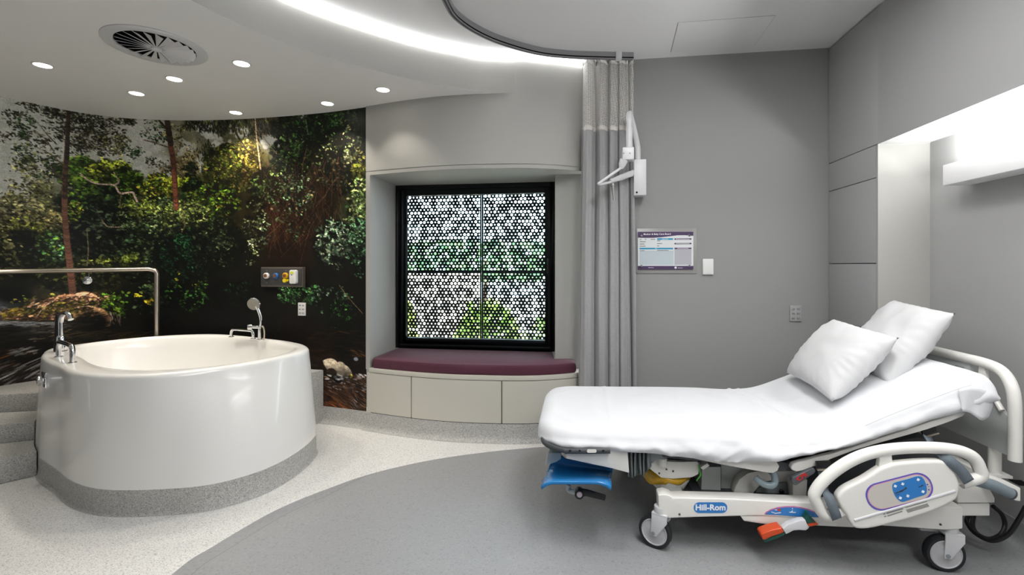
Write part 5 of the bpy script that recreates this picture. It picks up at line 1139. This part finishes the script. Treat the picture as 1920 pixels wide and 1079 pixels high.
plate('hinge_shadow_plate', [(1455, 866), (1488, 870), (1494, 884), (1456, 884)], .05, BW_-.05, M['bed_dark'], bevel=.003)
# patient grip (curved grey bar)
mb = MB(); mb.tube(catmull([bp(1417, 896.5, .06), bp(1424, 903, .05), bp(1434, 909, .045), bp(1446, 911, .04), bp(1452.5, 905, .045), bp(1452, 893, .05), bp(1448, 880, .05)], 7), .0135, 14); mb.build('grip_bar', mat('pale_blue_grey_plastic', (134, 150, 156), .4), bed, local=True)
mb = MB(); mb.lathe([(.0137, 0), (.0137, .001), (0, .0012)], bp(1417, 896.5, .06), (bp(1417, 896.5, .06)-bp(1421, 900.5, .054)), 16); mb.build('grip_end', M['black_plastic'], bed, local=True)
# release handle with red lettering
tg = plate('release_handle', [(1486, 897), (1520, 880), (1527, 879), (1530, 884), (1527, 889), (1520, 893), (1494, 911), (1490, 911), (1485, 904)], .0, .022, mat('slate_grey_plastic', (88, 92, 96), .45), bevel=.004, seg=3)
td = (bp(1514, 886.5, 0)-bp(1494, 899.5, 0)).normalized(); tn_ = Vector((-td.z, 0, td.x))
mb = MB(); mb.text('CPR', .024, bp(1504.5, 895.0, -.0012), td, tn_, 'CENTER', .0003, bold=.0004); a_ = bp(1492.5, 901, -.0012); mb.poly([a_, a_+td*.011+tn_*.007, a_+td*.011-tn_*.007]); mb.build('red_lettering', M['label_red'], tg, local=True, smooth=False)
# ---- foot section: side bracket, bumper bar, bellows, basin, hinge
plate('foot_bracket', [(1060, 851), (1120, 838), (1176, 836), (1180, 888), (1147, 879), (1062, 861)], .008, .05, M['bed_cream'], bevel=.004)
fc = .15
bl = [bp(1144, 845.5, -.012), bp(1100, 846.2, -.014), bp(1060, 846, -.012)]; zb_ = bl[-1].z
bl = bl+[Vector((.14, -.010, zb_)), Vector((.085, .004, zb_+.004)), Vector((.045, .035, zb_+.010)), Vector((.028, .09, zb_+.014)), Vector((.024, .25, zb_+.014)), Vector((.024, .55, zb_+.014)), Vector((.05, .70, zb_+.010)), Vector((.13, .79, zb_))]
mb = MB(); mb.tube(catmull(bl, 6), .0125, 12, flat=(1.0, .8)); bar_ = mb.build('foot_bumper', M['bed_dark'], bed, local=True)
for (x, y) in ((1069, 845.5), (1087, 845.5), (1131, 845.8)):
    mb = MB(); mb.lathe([(.005, 0), (.005, .002), (0, .002)], bp(x, y, -.0245), (0, -1, 0), 10); mb.build('plug', M['black_plastic'], bar_, local=True)
rr_decal(1109.5, 846.3, 18, 6.5, .007, 'small_badge', M['bed_cream'], bar_, v=-.0265)
mb = MB(); mb.prism([Vector((.03, .10, .415)), Vector((.50, .06, .40)), Vector((.50, .06, .385)), Vector((.03, .10, .39))], (0, .62, 0)); mb.build('foot_deck', M['bed_dark'], bed, local=True)
# blue moulded calf support, a flared scoop hanging below the foot section
rows = []
secs = []
n_ = 17
for i in range(n_):
    t = i/(n_-1); px = 1017+(1146-1017)*t
    e0 = max(0, 1-t/.16); e1 = max(0, (t-.80)/.20)
    ztop = 853+(877-853)*t if t > .26 else 853+ (874-853)*(1-t/.26)**1.3
    zlip = 899.5+9*e0**2+5.5*e1**1.5
    zlow = 908+10*e0**2+11*e1**1.5
    row = [(px+3+10*e0, ztop, .16), (px+2+8*e0, ztop+(zlip-ztop)*.35, .155), (px+1+5*e0, zlip-14, .12), (px, zlip-6, .06), (px, zlip-1, -.01), (px-1*e0, zlip+1.5, -.045), (px-2*e0, (zlip+zlow)/2+.5, -.066), (px-2*e0, zlow, -.066)]
    rows.append([bp(x, y, v) for x, y, v in row])
rows2 = []
for r in rows: rows2.append(catmull(r, 4))
mb = MB(); mb.grid(rows2); mb.build('calf_support', M['blue'], bed, local=True, solid=.008, angle=80)['label'] = 'glossy blue moulded calf support'
plate('support_arm', [(1027, 850), (1052, 850), (1052, 862), (1042, 868), (1026, 873), (1022, 874)], .10, .16, M['bed_grey'], bevel=.006)
mb = MB(); mb.tube(catmull([bp(1066, 909, .10), bp(1065, 918, .10), bp(1072, 922, .09), bp(1082, 922, .06)], 5), .012, 12); mb.build('clamp_arm', M['bed_grey'], bed, local=True)
lev = MB(); lev.tube([bp(1084, 924, .05), bp(1100, 924.5, .05), bp(1135, 934, .06)], [.0165, .013, .011], 10, flat=(1.25, .7)); lev.lathe([(.02, -.02), (.02, .02)], bp(1086, 925, .05), (0, 1, 0), 22); lv = lev.build('clamp_lever', M['black_plastic'], bed, local=True, bevel=.003)
mb = MB(); mb.lathe([(.0125, 0), (.0115, .004), (0, .005)], bp(1086.5, 928, .03), (0, -1, 0), 20); mb.build('lever_button', mat('pale_pink_button', (214, 196, 206), .4), lv, local=True)
# grey bellows
rows = []
nb_ = 61
for j in range(7):
    row = []
    for i in range(nb_):
        t = i/(nb_-1); x = 1178+41*t; ytop = 838+4*t; ybot = 889+3*math.sin(t*9)+(5 if t < .75 else -16*(t-.75)/.25)
        y = ytop+(ybot-ytop)*j/6
        row.append(bp(x+2*math.sin(t*14)*j/6, y, .035+.016*math.sin(t*2*PI*5.2+.5*math.sin(j*.6))))
    rows.append(row)
mb = MB(); mb.grid(rows); mb.build('bellows', mat('grey_bellows_fabric', (112, 118, 120), .7, var=.1), bed, local=True, angle=180, solid=.003)
plate('bellows_clip', [(1219, 838), (1255, 850), (1252, 860), (1232, 862), (1222, 868), (1214, 870)], .06, .12, M['bed_mid'], bevel=.003)
plate('hinge_bracket', [(1214, 877), (1222, 869), (1232, 860), (1246, 858), (1250, 866), (1276, 867), (1308, 866), (1312, 872), (1310, 890), (1298, 896), (1262, 899), (1240, 897)], .10, .15, M['bed_cream'], bevel=.005)
mb = MB(); c = bp(1241.5, 866, .09); mb.lathe([(.020, -.016), (.020, .016), (.016, .019), (0, .02)], c, (0, 0, 1), 22); mb.build('hinge_pin', M['bed_cream'], bed, local=True)
for (x, y) in ((1236, 888), (1249.5, 880.5), (1262, 884)):
    mb = MB(); mb.lathe([(.004, 0), (.004, .003), (0, .003)], bp(x, y, .10), (0, -1, 0), 10); mb.build('bolt', M['bed_dark'], bed, local=True)
plate('blue_grey_pad', [(1279, 868), (1300, 866.5), (1316, 867), (1313, 871), (1296, 874), (1282, 872)], .14, .24, mat('slate_blue_pad', (104, 118, 140), .5), bevel=.004)
plate('latch', [(1313, 878), (1326, 869), (1331, 874), (1319, 882)], .08, .12, M['bed_cream'], bevel=.003)
plate('black_bracket', [(1253, 862), (1262, 853), (1300, 862), (1300, 868), (1255, 866)], .12, .5, M['black_plastic'], bevel=.003)
plate('rear_leg', [(1293, 896), (1316, 892), (1314, 936), (1296, 936)], .30, .40, M['bed_mid'], bevel=.003)
mb = MB(); mb.tube(catmull([bp(1309, 872, .085), bp(1312, 884, .085), bp(1313, 892, .085), bp(1306, 902, .085)], 5), .003, 8); mb.build('green_cord', mat('green_cord', (70, 170, 60), .5), bed, local=True)
# basin with a yellow liner
bs = thing('waste_basin', 'pale plastic basin with yellow liner hanging under the bed foot joint', 'basin', tuple(BO+WX*.46+WY*.2+Vector((0, 0, .26))))
def wpt_(p): return BO+WX*p.x+WY*p.y+Vector((0, 0, p.z))
bc_ = bp(1250, 878, .24)
mb = MB(); rows = []
for (k, dz) in ((1.0, 0), (.97, -.02), (.80, -.055), (.60, -.076), (.3, -.082)):
    rows.append([wpt_(bc_+Vector((.098*k*math.copysign(abs(math.cos(a))**.8, math.cos(a)), .13*k*math.copysign(abs(math.sin(a))**.8, math.sin(a)), dz))) for a in [2*PI*i/40 for i in range(40)]])
mb.grid(rows, close_j=True); mb.poly(rows[-1]); mb.build('bowl', M['bed_cream'], bs, solid=.004, angle=60)
mb = MB(); rows = []
for (k, dz, wv) in ((.96, .010, .003), (1.03, .008, .004), (1.05, -.006, .005), (1.03, -.022, .008)):
    rows.append([wpt_(bc_+Vector((.098*k*math.copysign(abs(math.cos(a))**.8, math.cos(a))-(.022 if math.cos(a) < -.5 and dz < -.02 else 0), .13*k*math.sin(a), dz*(1.25 if math.cos(a) < -.1 else .6)+wv*math.sin(7*a+k*20)*.8))) for a in [2*PI*i/64 for i in range(64)]])
mb.grid(rows, close_j=True); mb.poly(rows[0]); mb.build('liner', M['yellow_bag'], bs, solid=.0015, angle=180)['label'] = 'crumpled yellow plastic liner'
# ---- pedal
plate('pedal_arm', [(1468, 993), (1478, 985), (1500, 977.5), (1511, 976.5), (1516, 990), (1512, 996), (1498, 995), (1488, 996), (1474, 1003)], -.045, -.015, M['enamel'], bevel=.004)
plate('foot_pedal', [(1427.5, 1004), (1431, 1001), (1448, 994.5), (1466, 991), (1470.5, 998.5), (1464, 1002), (1448, 1007), (1434, 1014), (1430, 1012.5)], -.055, -.005, M['orange'], bevel=.005, seg=3)['label'] = 'orange foot pedal'
plate('pedal_underside', [(1431, 1013), (1450, 1006.8), (1470.5, 999), (1472, 1003.5), (1462, 1009), (1440, 1017.5), (1434, 1018)], -.05, -.005, M['green'], bevel=.003)['label'] = 'dark green underside of the pedal'
plate('far_pedal', [(1510, 975), (1520, 968.5), (1530, 980.5), (1515, 983)], -.04, -.005, M['green'], bevel=.003)['label'] = 'dark green pedal end'
plate('far_pedal_edge', [(1514.5, 983), (1530.5, 980.3), (1536, 985), (1518, 989)], -.04, -.005, M['orange'], bevel=.003)['label'] = 'orange pedal edge'
# ---- near side rail, lowered: bent tube, moulded control panel, straps
RV = -.075
rail_px = [(1568, 962), (1551, 966), (1541, 961), (1534, 948), (1527, 934), (1528, 924), (1540, 906), (1563, 885), (1592, 866), (1625, 852), (1665, 843.5), (1710, 840), (1758, 840.5), (1794, 845), (1817, 853), (1829, 863), (1836, 878), (1839.5, 889), (1834, 896), (1818, 901), (1800, 906)]
rt_ = catmull(bpath(rail_px, RV), 5)
mb = MB(); mb.tube(rt_, .0215, 16); rail = mb.build('side_rail', M['bed_cream'], bed, local=True)
pan_px = [(1571, 935), (1577, 924), (1590, 914), (1620, 899), (1650, 880), (1663, 875), (1680, 870), (1720, 866), (1760, 865), (1775, 867.5), (1787, 875), (1793, 888), (1798, 902), (1800, 918), (1796, 934), (1786, 943), (1760, 956), (1720, 970), (1680, 981), (1640, 991), (1615, 993.5), (1602, 990), (1594, 979), (1588, 967), (1577, 952)]
panel_ = plate('control_panel', pan_px, RV-.026, RV+.012, M['bed_cream'], bevel=.012, seg=4, smooth_pts=4)
plate('rail_neck', [(1647, 884), (1650, 862), (1648, 856), (1672, 850), (1674, 866), (1682, 874)], RV-.012, RV+.012, M['bed_cream'], bevel=.004)
pv = RV-.0262
def slanted(c0, c1, h, r):                    # rounded slab along a slanted axis, in the panel plane
    a, b = bp(*c0, pv), bp(*c1, pv); d = b-a; ex = d.normalized(); ez = Vector((-ex.z, 0, ex.x)); c = (a+b)/2
    return c, ex, ez, d.length
oc_, ox_, oz_, ol_ = slanted((1626, 938), (1746, 907), 0, 0)
def oblong(w, h, r, lift, mi=None): return [oc_+ox_*x+oz_*z-Vector((0, lift, 0)) for x, z in rrect(w, h, r, 10)]
hh = abs((bp(1690, 893, pv)-bp(1690, 950, pv)).z)*.92
def slab(name, pts, m, parent, d=.0006):
    m_ = MB(); m_.prism(pts, (0, -d, 0)); return m_.build(name, m, parent, local=True, smooth=False)
slab('control_outline', oblong(ol_+.004, hh, hh*.46, .0002), M['label_violet'], panel_); slab('control_outline', oblong(ol_-.006, hh-.009, hh*.44, .0006), M['label_pink'], panel_); slab('control_field', oblong(ol_-.010, hh-.013, hh*.43, .0010), mat('warm_grey_print', (206, 200, 192), .4), panel_)
kp_px = [(1673, 911), (1678, 905.5), (1700, 899.5), (1718, 894), (1727, 894.5), (1733, 901), (1737, 912), (1737.5, 922), (1734, 928), (1715, 934.5), (1696, 941), (1688, 940.5), (1680, 933), (1674.5, 922)]
q = catmull(bpath(kp_px, pv-.0018), 4, True); slab('keypad', q, M['label_blue'], panel_)['label'] = 'blue keypad'
for (x, y) in ((1678.5, 912), (1692.5, 908), (1721.5, 899.8), (1688, 934.3), (1702, 930.5), (1730.5, 922.3)):
    c = bp(x, y, pv-.0026); mb = MB(); s_ = .0062; mb.prism([c+ox_*(-s_)+oz_*(-s_*.2), c+oz_*(-s_), c+ox_*s_, c+oz_*s_], (0, -.0012, 0)); mb.build('key', M['label_white'], panel_, local=True, smooth=False)
mb = MB()
for s in ((1679, 925.5, 1688, 922.5, .0034), (1687, 922.5, 1693, 920.5, .0052), (1692, 920.5, 1698, 917, .0036), (1697.5, 916.5, 1699.5, 915.2, .0062), (1680, 929, 1687, 927.2, .0014), (1722.5, 914, 1728, 912.4, .0026), (1728, 912, 1730.5, 909.8, .0040)): dash(mb, s[0], s[1], s[2], s[3], s[4], pv-.0026)
mb.build('keypad_symbol', M['label_dark'], panel_, local=True, smooth=False)
mb = MB()
for (x, y) in ((1739, 909.3), (1741.7, 919)):
    c = bp(x, y, pv-.0018); mb.lathe([(.0032, 0), (0, .0003)], c, (0, -1, 0), 12)
for s in ((1740, 913.5, 1741.5, 913.2, .0025), (1743, 913, 1744.3, 912.7, .0025)): dash(mb, *s, pv-.0018)
mb.build('indicator_dots', M['label_violet'], panel_, local=True, smooth=False)
a_, b_2 = bp(1602, 976.5, pv), bp(1791, 921.5, pv); mb = MB(); mb.tube([a_, a_.lerp(b_2, .5), b_2], .0055, 10, flat=(1, .7)); mb.build('panel_ridge', M['enamel'], panel_, local=True)
mb = MB(); pl_ = pv-.0002
for (f0, f1, off_) in ((1662, 1693, 4.6), (1697.5, 1738, 3.6)):
    for k in range(2 if f0 < 1690 else 4):
        yy = lambda x: 976.5+(x-1602)*(921.5-976.5)/189+off_+(5.2*k if f0 < 1690 else (0 if k == 0 else 3.0+2.4*k))
        sh = 2*k*(.9 if f0 < 1690 else .7)
        dash(mb, f0+sh, yy(f0+sh), f1+sh-(3 if k == 1 and f0 < 1690 else 0), yy(f1+sh), .0050 if f0 < 1690 else .0036, pl_)
for k in range(2):
    yy = lambda x: 976.5+(x-1602)*(921.5-976.5)/189+4.2+5.0*k
    dash(mb, 1656+1.6*k, yy(1656+1.6*k), 1660+1.6*k, yy(1660+1.6*k), .0046, pl_)
mb.build('instruction_print', mat('grey_instruction_print', (148, 146, 142), .5), panel_, local=True, smooth=False)
plate('rail_pivot', [(1568, 957), (1580, 954), (1590, 962), (1588, 968), (1572, 972)], RV-.014, RV+.014, M['bed_cream'], bevel=.006)
plate('rail_pivot', [(1793, 893), (1802, 891), (1810, 902), (1806, 910), (1794, 912)], RV-.014, RV+.014, M['bed_cream'], bevel=.006)
def strap(name, pts, w, parent=None):
    q = catmull([bp(x, y, v) for x, y, v in pts], 6); m_ = MB(); rows = []
    for i, p in enumerate(q):
        t = (q[min(i+1, len(q)-1)]-q[max(i-1, 0)]).normalized(); s_ = t.cross(Vector((0, 1, 0))).normalized(); rows.append([p-s_*w/2, p+s_*w/2])
    m_.grid(rows); return m_.build(name, M['webbing'], parent or bed, local=True, solid=.003, angle=60)
strap('strap', [(1543, 873, .0), (1543, 888, .0), (1545, 905, -.03), (1551, 925, -.085), (1559, 945, -.104), (1567, 966, -.104), (1569, 974, -.09)], .036)
strap('strap', [(1737, 812, .03), (1742, 826, .0), (1752, 840, -.04), (1778, 862, -.098), (1803, 885, -.105), (1817, 904, -.104)], .038)
for (x, y, v, rot) in ((1543, 872, -.004, .12), (1741, 808, .02, .35)):
    c = bp(x, y, v); ex = Vector((math.cos(rot), 0, math.sin(rot))); ez = Vector((-ex.z, 0, ex.x))
    mb = MB(); mb.box(c, (.052, .014, .030), (ex, Vector((0, 1, 0)), ez)); bk = mb.build('buckle', M['black_plastic'], bed, local=True, bevel=.003)
    mb = MB(); mb.box(c-ez*.016-Vector((0, .004, 0)), (.054, .012, .006), (ex, Vector((0, 1, 0)), ez)); mb.build('buckle_bar', M['steel'], bk, local=True)
# ---- head end: base covers, bumper arm, head frame, headboard
plate('head_cover', [(1796, 912), (1820, 910), (1845, 912), (1858, 920), (1866, 935), (1866, 944), (1796, 944)], .06, .40, M['bed_cream'], bevel=.006, seg=3)
plate('head_cover_lower', [(1796, 945), (1856, 945), (1856, 968), (1796, 968)], .07, .38, M['bed_cream'], bevel=.003)
mb = MB(); ba = catmull([bp(1812, 897, -.02), bp(1838, 904, -.02), bp(1865, 912, -.02), bp(1897, 927, -.02)], 5); mb.tube(ba, .021, 18); arm_ = mb.build('bumper_arm', mat('blue_grey_plastic', (122, 134, 140), .4), bed, local=True)
mb = MB(); mb.lathe([(.0214, -.006), (.0214, .001), (.018, .003), (0, .003)], ba[-1], ba[-1]-ba[-3], 20); mb.build('end_cap', M['bed_dark'], arm_, local=True)
hf = [(1850, 893), (1906, 912), (1914, 916), (1914, 941), (1906, 940), (1870, 926), (1850, 912)]
plate('head_frame', hf, .02, .70, M['bed_cream'], bevel=.004)
ft = bp(1903, 900, .12); 
mb = MB(); mb.box(bp(1913, 906, .09), (.045, .05, .003)); mb.build('socket_slot', M['dark'], bed, local=True)
mb = MB(); mb.tube([bp(1865, 840, .16), bp(1865, 888, .16)], .021, 16); mb.box(bp(1865, 889, .16), (.085, .06, .010)); mb.build('headboard_post', M['bed_cream'], bed, local=True)
mb = MB(); mb.tube([Vector((1.86, .60, .46)), Vector((1.86, .60, .30))], .021, 16); mb.build('headboard_post', M['bed_cream'], bed, local=True)
hu = 1.885; hv0, hv1 = .045, .76; ht_, hb_ = .800, .445
hbq = [Vector((hu, hv0, hb_)), Vector((hu, hv0, .56)), Vector((hu, hv0+.002, .68)), Vector((hu, hv0+.02, .745)), Vector((hu, hv0+.06, .785)), Vector((hu, hv0+.13, ht_)), Vector((hu, .30, ht_+.002)), Vector((hu, .50, ht_+.002)), Vector((hu, hv1-.13, ht_)), Vector((hu, hv1-.06, .785)), Vector((hu, hv1-.02, .745)), Vector((hu, hv1-.002, .68)), Vector((hu, hv1, .56)), Vector((hu, hv1, hb_))]
mb = MB(); mb.tube(catmull(hbq, 5), .021, 16); hboard = mb.build('headboard', M['bed_cream'], bed, local=True)
# panel with the arched hand openings left open along the top
inn = [(hv0+.01, hb_+.01), (hv0+.01, .60), (hv0+.045, .628), (hv0+.10, .690), (hv0+.16, .715), (hv0+.22, .722), (.40, .724), (hv1-.22, .722), (hv1-.16, .715), (hv1-.10, .690), (hv1-.045, .628), (hv1-.01, .60), (hv1-.01, hb_+.01)]
mb = MB(); mb.prism([Vector((hu-.006, v, z)) for v, z in inn], (.012, 0, 0)); mb.build('headboard_panel', M['bed_grey'], hboard, local=True, bevel=.003)
lip = catmull([Vector((hu-.01, v, z)) for v, z in inn[2:11]], 5); mb = MB(); mb.tube(lip, .010, 10); mb.build('panel_lip', M['bed_cream'], hboard, local=True)
for v in (hv0+.145, hv1-.145):
    mb = MB(); mb.prism([Vector((hu-.008, v-.022, .705)), Vector((hu-.008, v+.022, .705)), Vector((hu-.008, v+.014, .79)), Vector((hu-.008, v-.014, .79))], (.016, 0, 0)); mb.build('handle_strut', M['bed_cream'], hboard, local=True, bevel=.003)
mb = MB(); mb.prism([Vector((hu-.008, v, z)) for v, z in [(.25, .72), (.51, .72), (.51, .79), (.25, .79)]], (.016, 0, 0)); mb.build('handle_web', M['bed_grey'], hboard, local=True)
mb = MB(); mb.prism([Vector((hu-.009, .30+x, .752+z)) for x, z in rrect(.055, .020, .009)], (-.003, 0, 0)); mb.build('small_badge', M['bed_mid'], hboard, local=True)
# ---- sheet over the mattress
ztk = ([0, .24, .55, .85, 1.05, 1.15, 1.32, 1.5, 1.67, 1.79], [.495, .500, .510, .515, .515, .527, .590, .676, .757, .792])
zbk = ([0, .04, .54, .73, .88, 1.04, 1.2, 1.36, 1.47, 1.68, 1.79], [.418, .419, .414, .404, .406, .429, .470, .521, .564, .645, .690])
zt_f, zb_f = smooth_interp(*ztk), smooth_interp(*zbk)
sh_ = thing('bed_sheet', 'rumpled white fitted sheet covering the bed mattress', 'sheet', tuple(BO+Vector((0, 0, .40))), ANG)
WM[sh_.name] = Matrix.Translation(BO+Vector((0, 0, .40))) @ Matrix.Rotation(ANG, 4, 'Z')
nu = 190; rc = .17
us = [(i/nu)**1.15*1.79 for i in range(nu+1)]
def fold(u, z, s):                                   # drape folds running down and towards the head
    q = noise.noise(Vector((u*11+z*9, z*4-u*1.0, s)))
    r_ = 1-abs(noise.noise(Vector((u*6.5+z*10, u*1.5+z*2, s+4))))*2
    amp_ = 1+1.1*math.exp(-((u-.95)/.35)**2)
    r2_ = 1-abs(noise.noise(Vector((u*13-z*16, u*3+z*5, s+9))))*2
    return amp_*(.006*q+.012*max(0, r_-.4)+.006*max(0, r2_-.5))
rows = []
for u in us:
    k = max(0, 1-u/rc); v0 = rc*(1-math.sqrt(max(0, 1-k*k)))+.0; v1 = BW_-v0
    zt = zt_f(u); zb = zb_f(u)
    ke = max(0, 1-u/.07); zt -= .045*(1-math.sqrt(max(0, 1-ke*ke)))
    kh = max(0, (u-1.74)/.05); zt -= .03*(1-math.sqrt(max(0, 1-min(1, kh)**2)))
    r = min(.05+.02*noise.noise(Vector((u*2, 0, 1))), (zt-zb)*.75)
    row = []
    row.append((v0+.07, zb+.012)); row.append((v0+.03, zb+.004)); 
    ns = 9
    for i in range(ns):
        t = i/(ns-1); z = zb+(zt-r-zb)*t; row.append((v0-.004-.012*math.sin(t*PI)*(.5+.5*min(1, u/.2))-fold(u, z, 0)*(1-.4*t), z))
    for i in range(1, 6):
        a = PI/2*i/6; row.append((v0+r*1.25*(1-math.cos(a))-fold(u, zt, 0)*.5*(1-i/6), zt-r+r*math.sin(a)))
    nt_ = 44
    for i in range(nt_+1):
        t = i/nt_; v = v0+r*1.25+(v1-v0-2.5*r)*t
        w = .0035*noise.noise(Vector((u*5, v*7, 7)))+.0055*max(0, 1-abs(noise.noise(Vector((u*4.5+v*2, v*3.2-u*1.2, 12))))*3-.3)+.005*max(0, 1-abs(noise.noise(Vector((u*9-v*6, v*4+u*2, 3))))*3-.4)*math.exp(-((u-1.0)/.3)**2-(v/.45)**2)
        hinge = math.exp(-((u-1.08-.05*math.sin(v*7))/.05)**2)*.006*math.sin(u*120+v*14)
        seam = .004*math.exp(-((u-.33-.02*v)/.006)**2)
        row.append((v, zt+w+hinge+seam+.004*math.sin(PI*t)))
    for i in range(5, 0, -1):
        a = PI/2*i/6; row.append((v1-r*1.25*(1-math.cos(a)), zt-r+r*math.sin(a)))
    for i in range(ns-1, -1, -1):
        t = i/(ns-1); z = zb+(zt-r-zb)*t; row.append((v1+.004+fold(u, z, 8), z))
    row.append((v1-.03, zb+.004)); row.append((v1-.07, zb+.012))
    slope = (zt_f(min(1.79, u+.02))-zt_f(max(0, u-.02)))/.04
    rows.append([Vector((u-(z-zt)*0.0-((zt-z)*slope*.35), v, z)) for v, z in row])
mb = MB(); mb.grid(rows); mb.poly(rows[0]); mb.poly(rows[-1]); sheet = mb.build('sheet', M['sheet'], sh_, local=False, angle=180) if False else None
def bedw(p): return BO+WX*p.x+WY*p.y+Vector((0, 0, p.z))
mb = MB(); mb.grid([[bedw(p) for p in r] for r in rows]); mb.poly([bedw(p) for p in rows[0]]); mb.poly([bedw(p) for p in rows[-1]]); sheet = mb.build('fitted_sheet', M['sheet'], sh_, angle=70)
# piped seam line along the raised near edge, loose corner at the head
def near_pt(u, dz): return Vector((u, -.010, zt_f(u)-dz))
mb = MB(); mb.tube([bedw(bp(x, y, -.016)) for x, y in ((1622, 798.5), (1660, 782), (1710, 762), (1760, 743), (1800, 728), (1822, 722))], .0016, 8); mb.build('seam', M['sheet'], sh_)
cn = []
te = catmull([Vector((1796, 731, 0)), Vector((1815, 727, 0)), Vector((1836, 729, 0)), Vector((1853, 736, 0)), Vector((1861, 748, 0))], 5)
be = catmull([Vector((1804, 772, 0)), Vector((1816, 774, 0)), Vector((1828, 781, 0)), Vector((1841, 789, 0)), Vector((1853, 783, 0))], 5)
for i, (p, q) in enumerate(zip(te, be)):
    t = i/(len(te)-1); row = []
    for j in range(9):
        s_ = j/8; g_ = p.lerp(q, s_)
        row.append(bedw(bp(g_.x+3*math.sin(s_*PI)*t, g_.y, -.016-.016*math.sin(t*PI)*(.4+.6*s_)-.006*math.sin(t*9+s_*1.5)*s_+.03*t*t)))
    cn.append(row)
mb = MB(); mb.grid(cn); mb.build('loose_corner', M['sheet'], sh_, angle=180, solid=.003)
# ---- pillows
def pillow(name, label, cs, th, seed, puff=1.0, sag=0.0, group='white pillows on the bed'):
    A, B_, C_, D_ = [bedw(p) for p in cs]                          # four corners in turn
    n = 40
    cen = (A+B_+C_+D_)/4; nrm = ((C_-A).cross(D_-B_)).normalized()
    def surf(sgn):
        rows = []
        for i in range(n+1):
            row = []
            for j in range(n+1):
                s_, t = i/n, j/n
                p = A*(1-s_)*(1-t)+B_*s_*(1-t)+C_*s_*t+D_*(1-s_)*t
                x, y = 2*s_-1, 2*t-1
                pull = .065*((1-x*x)*abs(y)**6+(1-y*y)*abs(x)**6)
                p = p+(cen-p)*pull
                ex = max(0, 1-abs(x)**2.6); ey = max(0, 1-abs(y)**2.6)
                h = th*(ex*ey)**.5
                edge = (max(abs(x), abs(y)))
                wr_ = (.0025*max(0, 1-abs(noise.noise(Vector((x*1.5+seed, y*2.2-x, 2+sgn))))*4)+.008*noise.noise(Vector((x*2.4+seed, y*2.4, sgn))))*min(1, (ex*ey)*3)
                rad = math.atan2(y, x)
                cr = .0065*math.sin(rad*27+4*noise.noise(Vector((x*2, y*2, seed))))*min(1, edge**5)*min(1, (1-edge)*12)
                row.append(p+nrm*(sgn*(h+wr_+cr*.8)))
            rows.append(row)
        return rows
    m_ = MB(); m_.grid(surf(1)); m_.grid(surf(-1))
    return tag(m_.build(name, M['pillow'], angle=180), label, 'pillow', group)
f_b, f_r, f_t, f_l = bp(1560, 754, .16), bp(1686, 634, .20), bp(1564, 599, .66), bp(1474, 699, .66)
pillow('pillow', 'front white pillow, nearer the bed foot, leaning on the other pillow', [f_b, f_r, f_t, f_l], .082, 1.3)
k_b, k_r, k_t = bp(1666, 727, .22), bp(1792, 588, .24), bp(1678, 563, .72); k_l = k_b+(k_t-k_r)
pillow('pillow', 'rear white pillow, standing higher against the bed head', [k_b, k_r, k_t, k_l], .080, 5.1)
# black mains cables looping behind the head castor
def cable(pts, label):
    q = catmull([bedw(bp(x, y, v)) for x, y, v in pts], 7); m_ = MB(); m_.tube(q, .0085, 10); return tag(m_.build('power_cable', M['black_plastic']), label, 'cable', 'black cables under the bed head')
cable([(1862, 950, .25), (1878, 965, .26), (1884, 985, .26), (1876, 1003, .24), (1856, 1011, .22), (1836, 1004, .22), (1824, 988, .24), (1826, 964, .30)], 'black cable hanging in an inner loop behind the head castor')
cable([(1816, 966, .3), (1813, 980, .26), (1829, 1001, .19), (1860, 1015, .14), (1890, 1003, .12), (1910, 975, .11), (1924, 950, .10)], 'black cable sweeping in the outer loop up to the frame at the right')
bpy.context.view_layer.update()
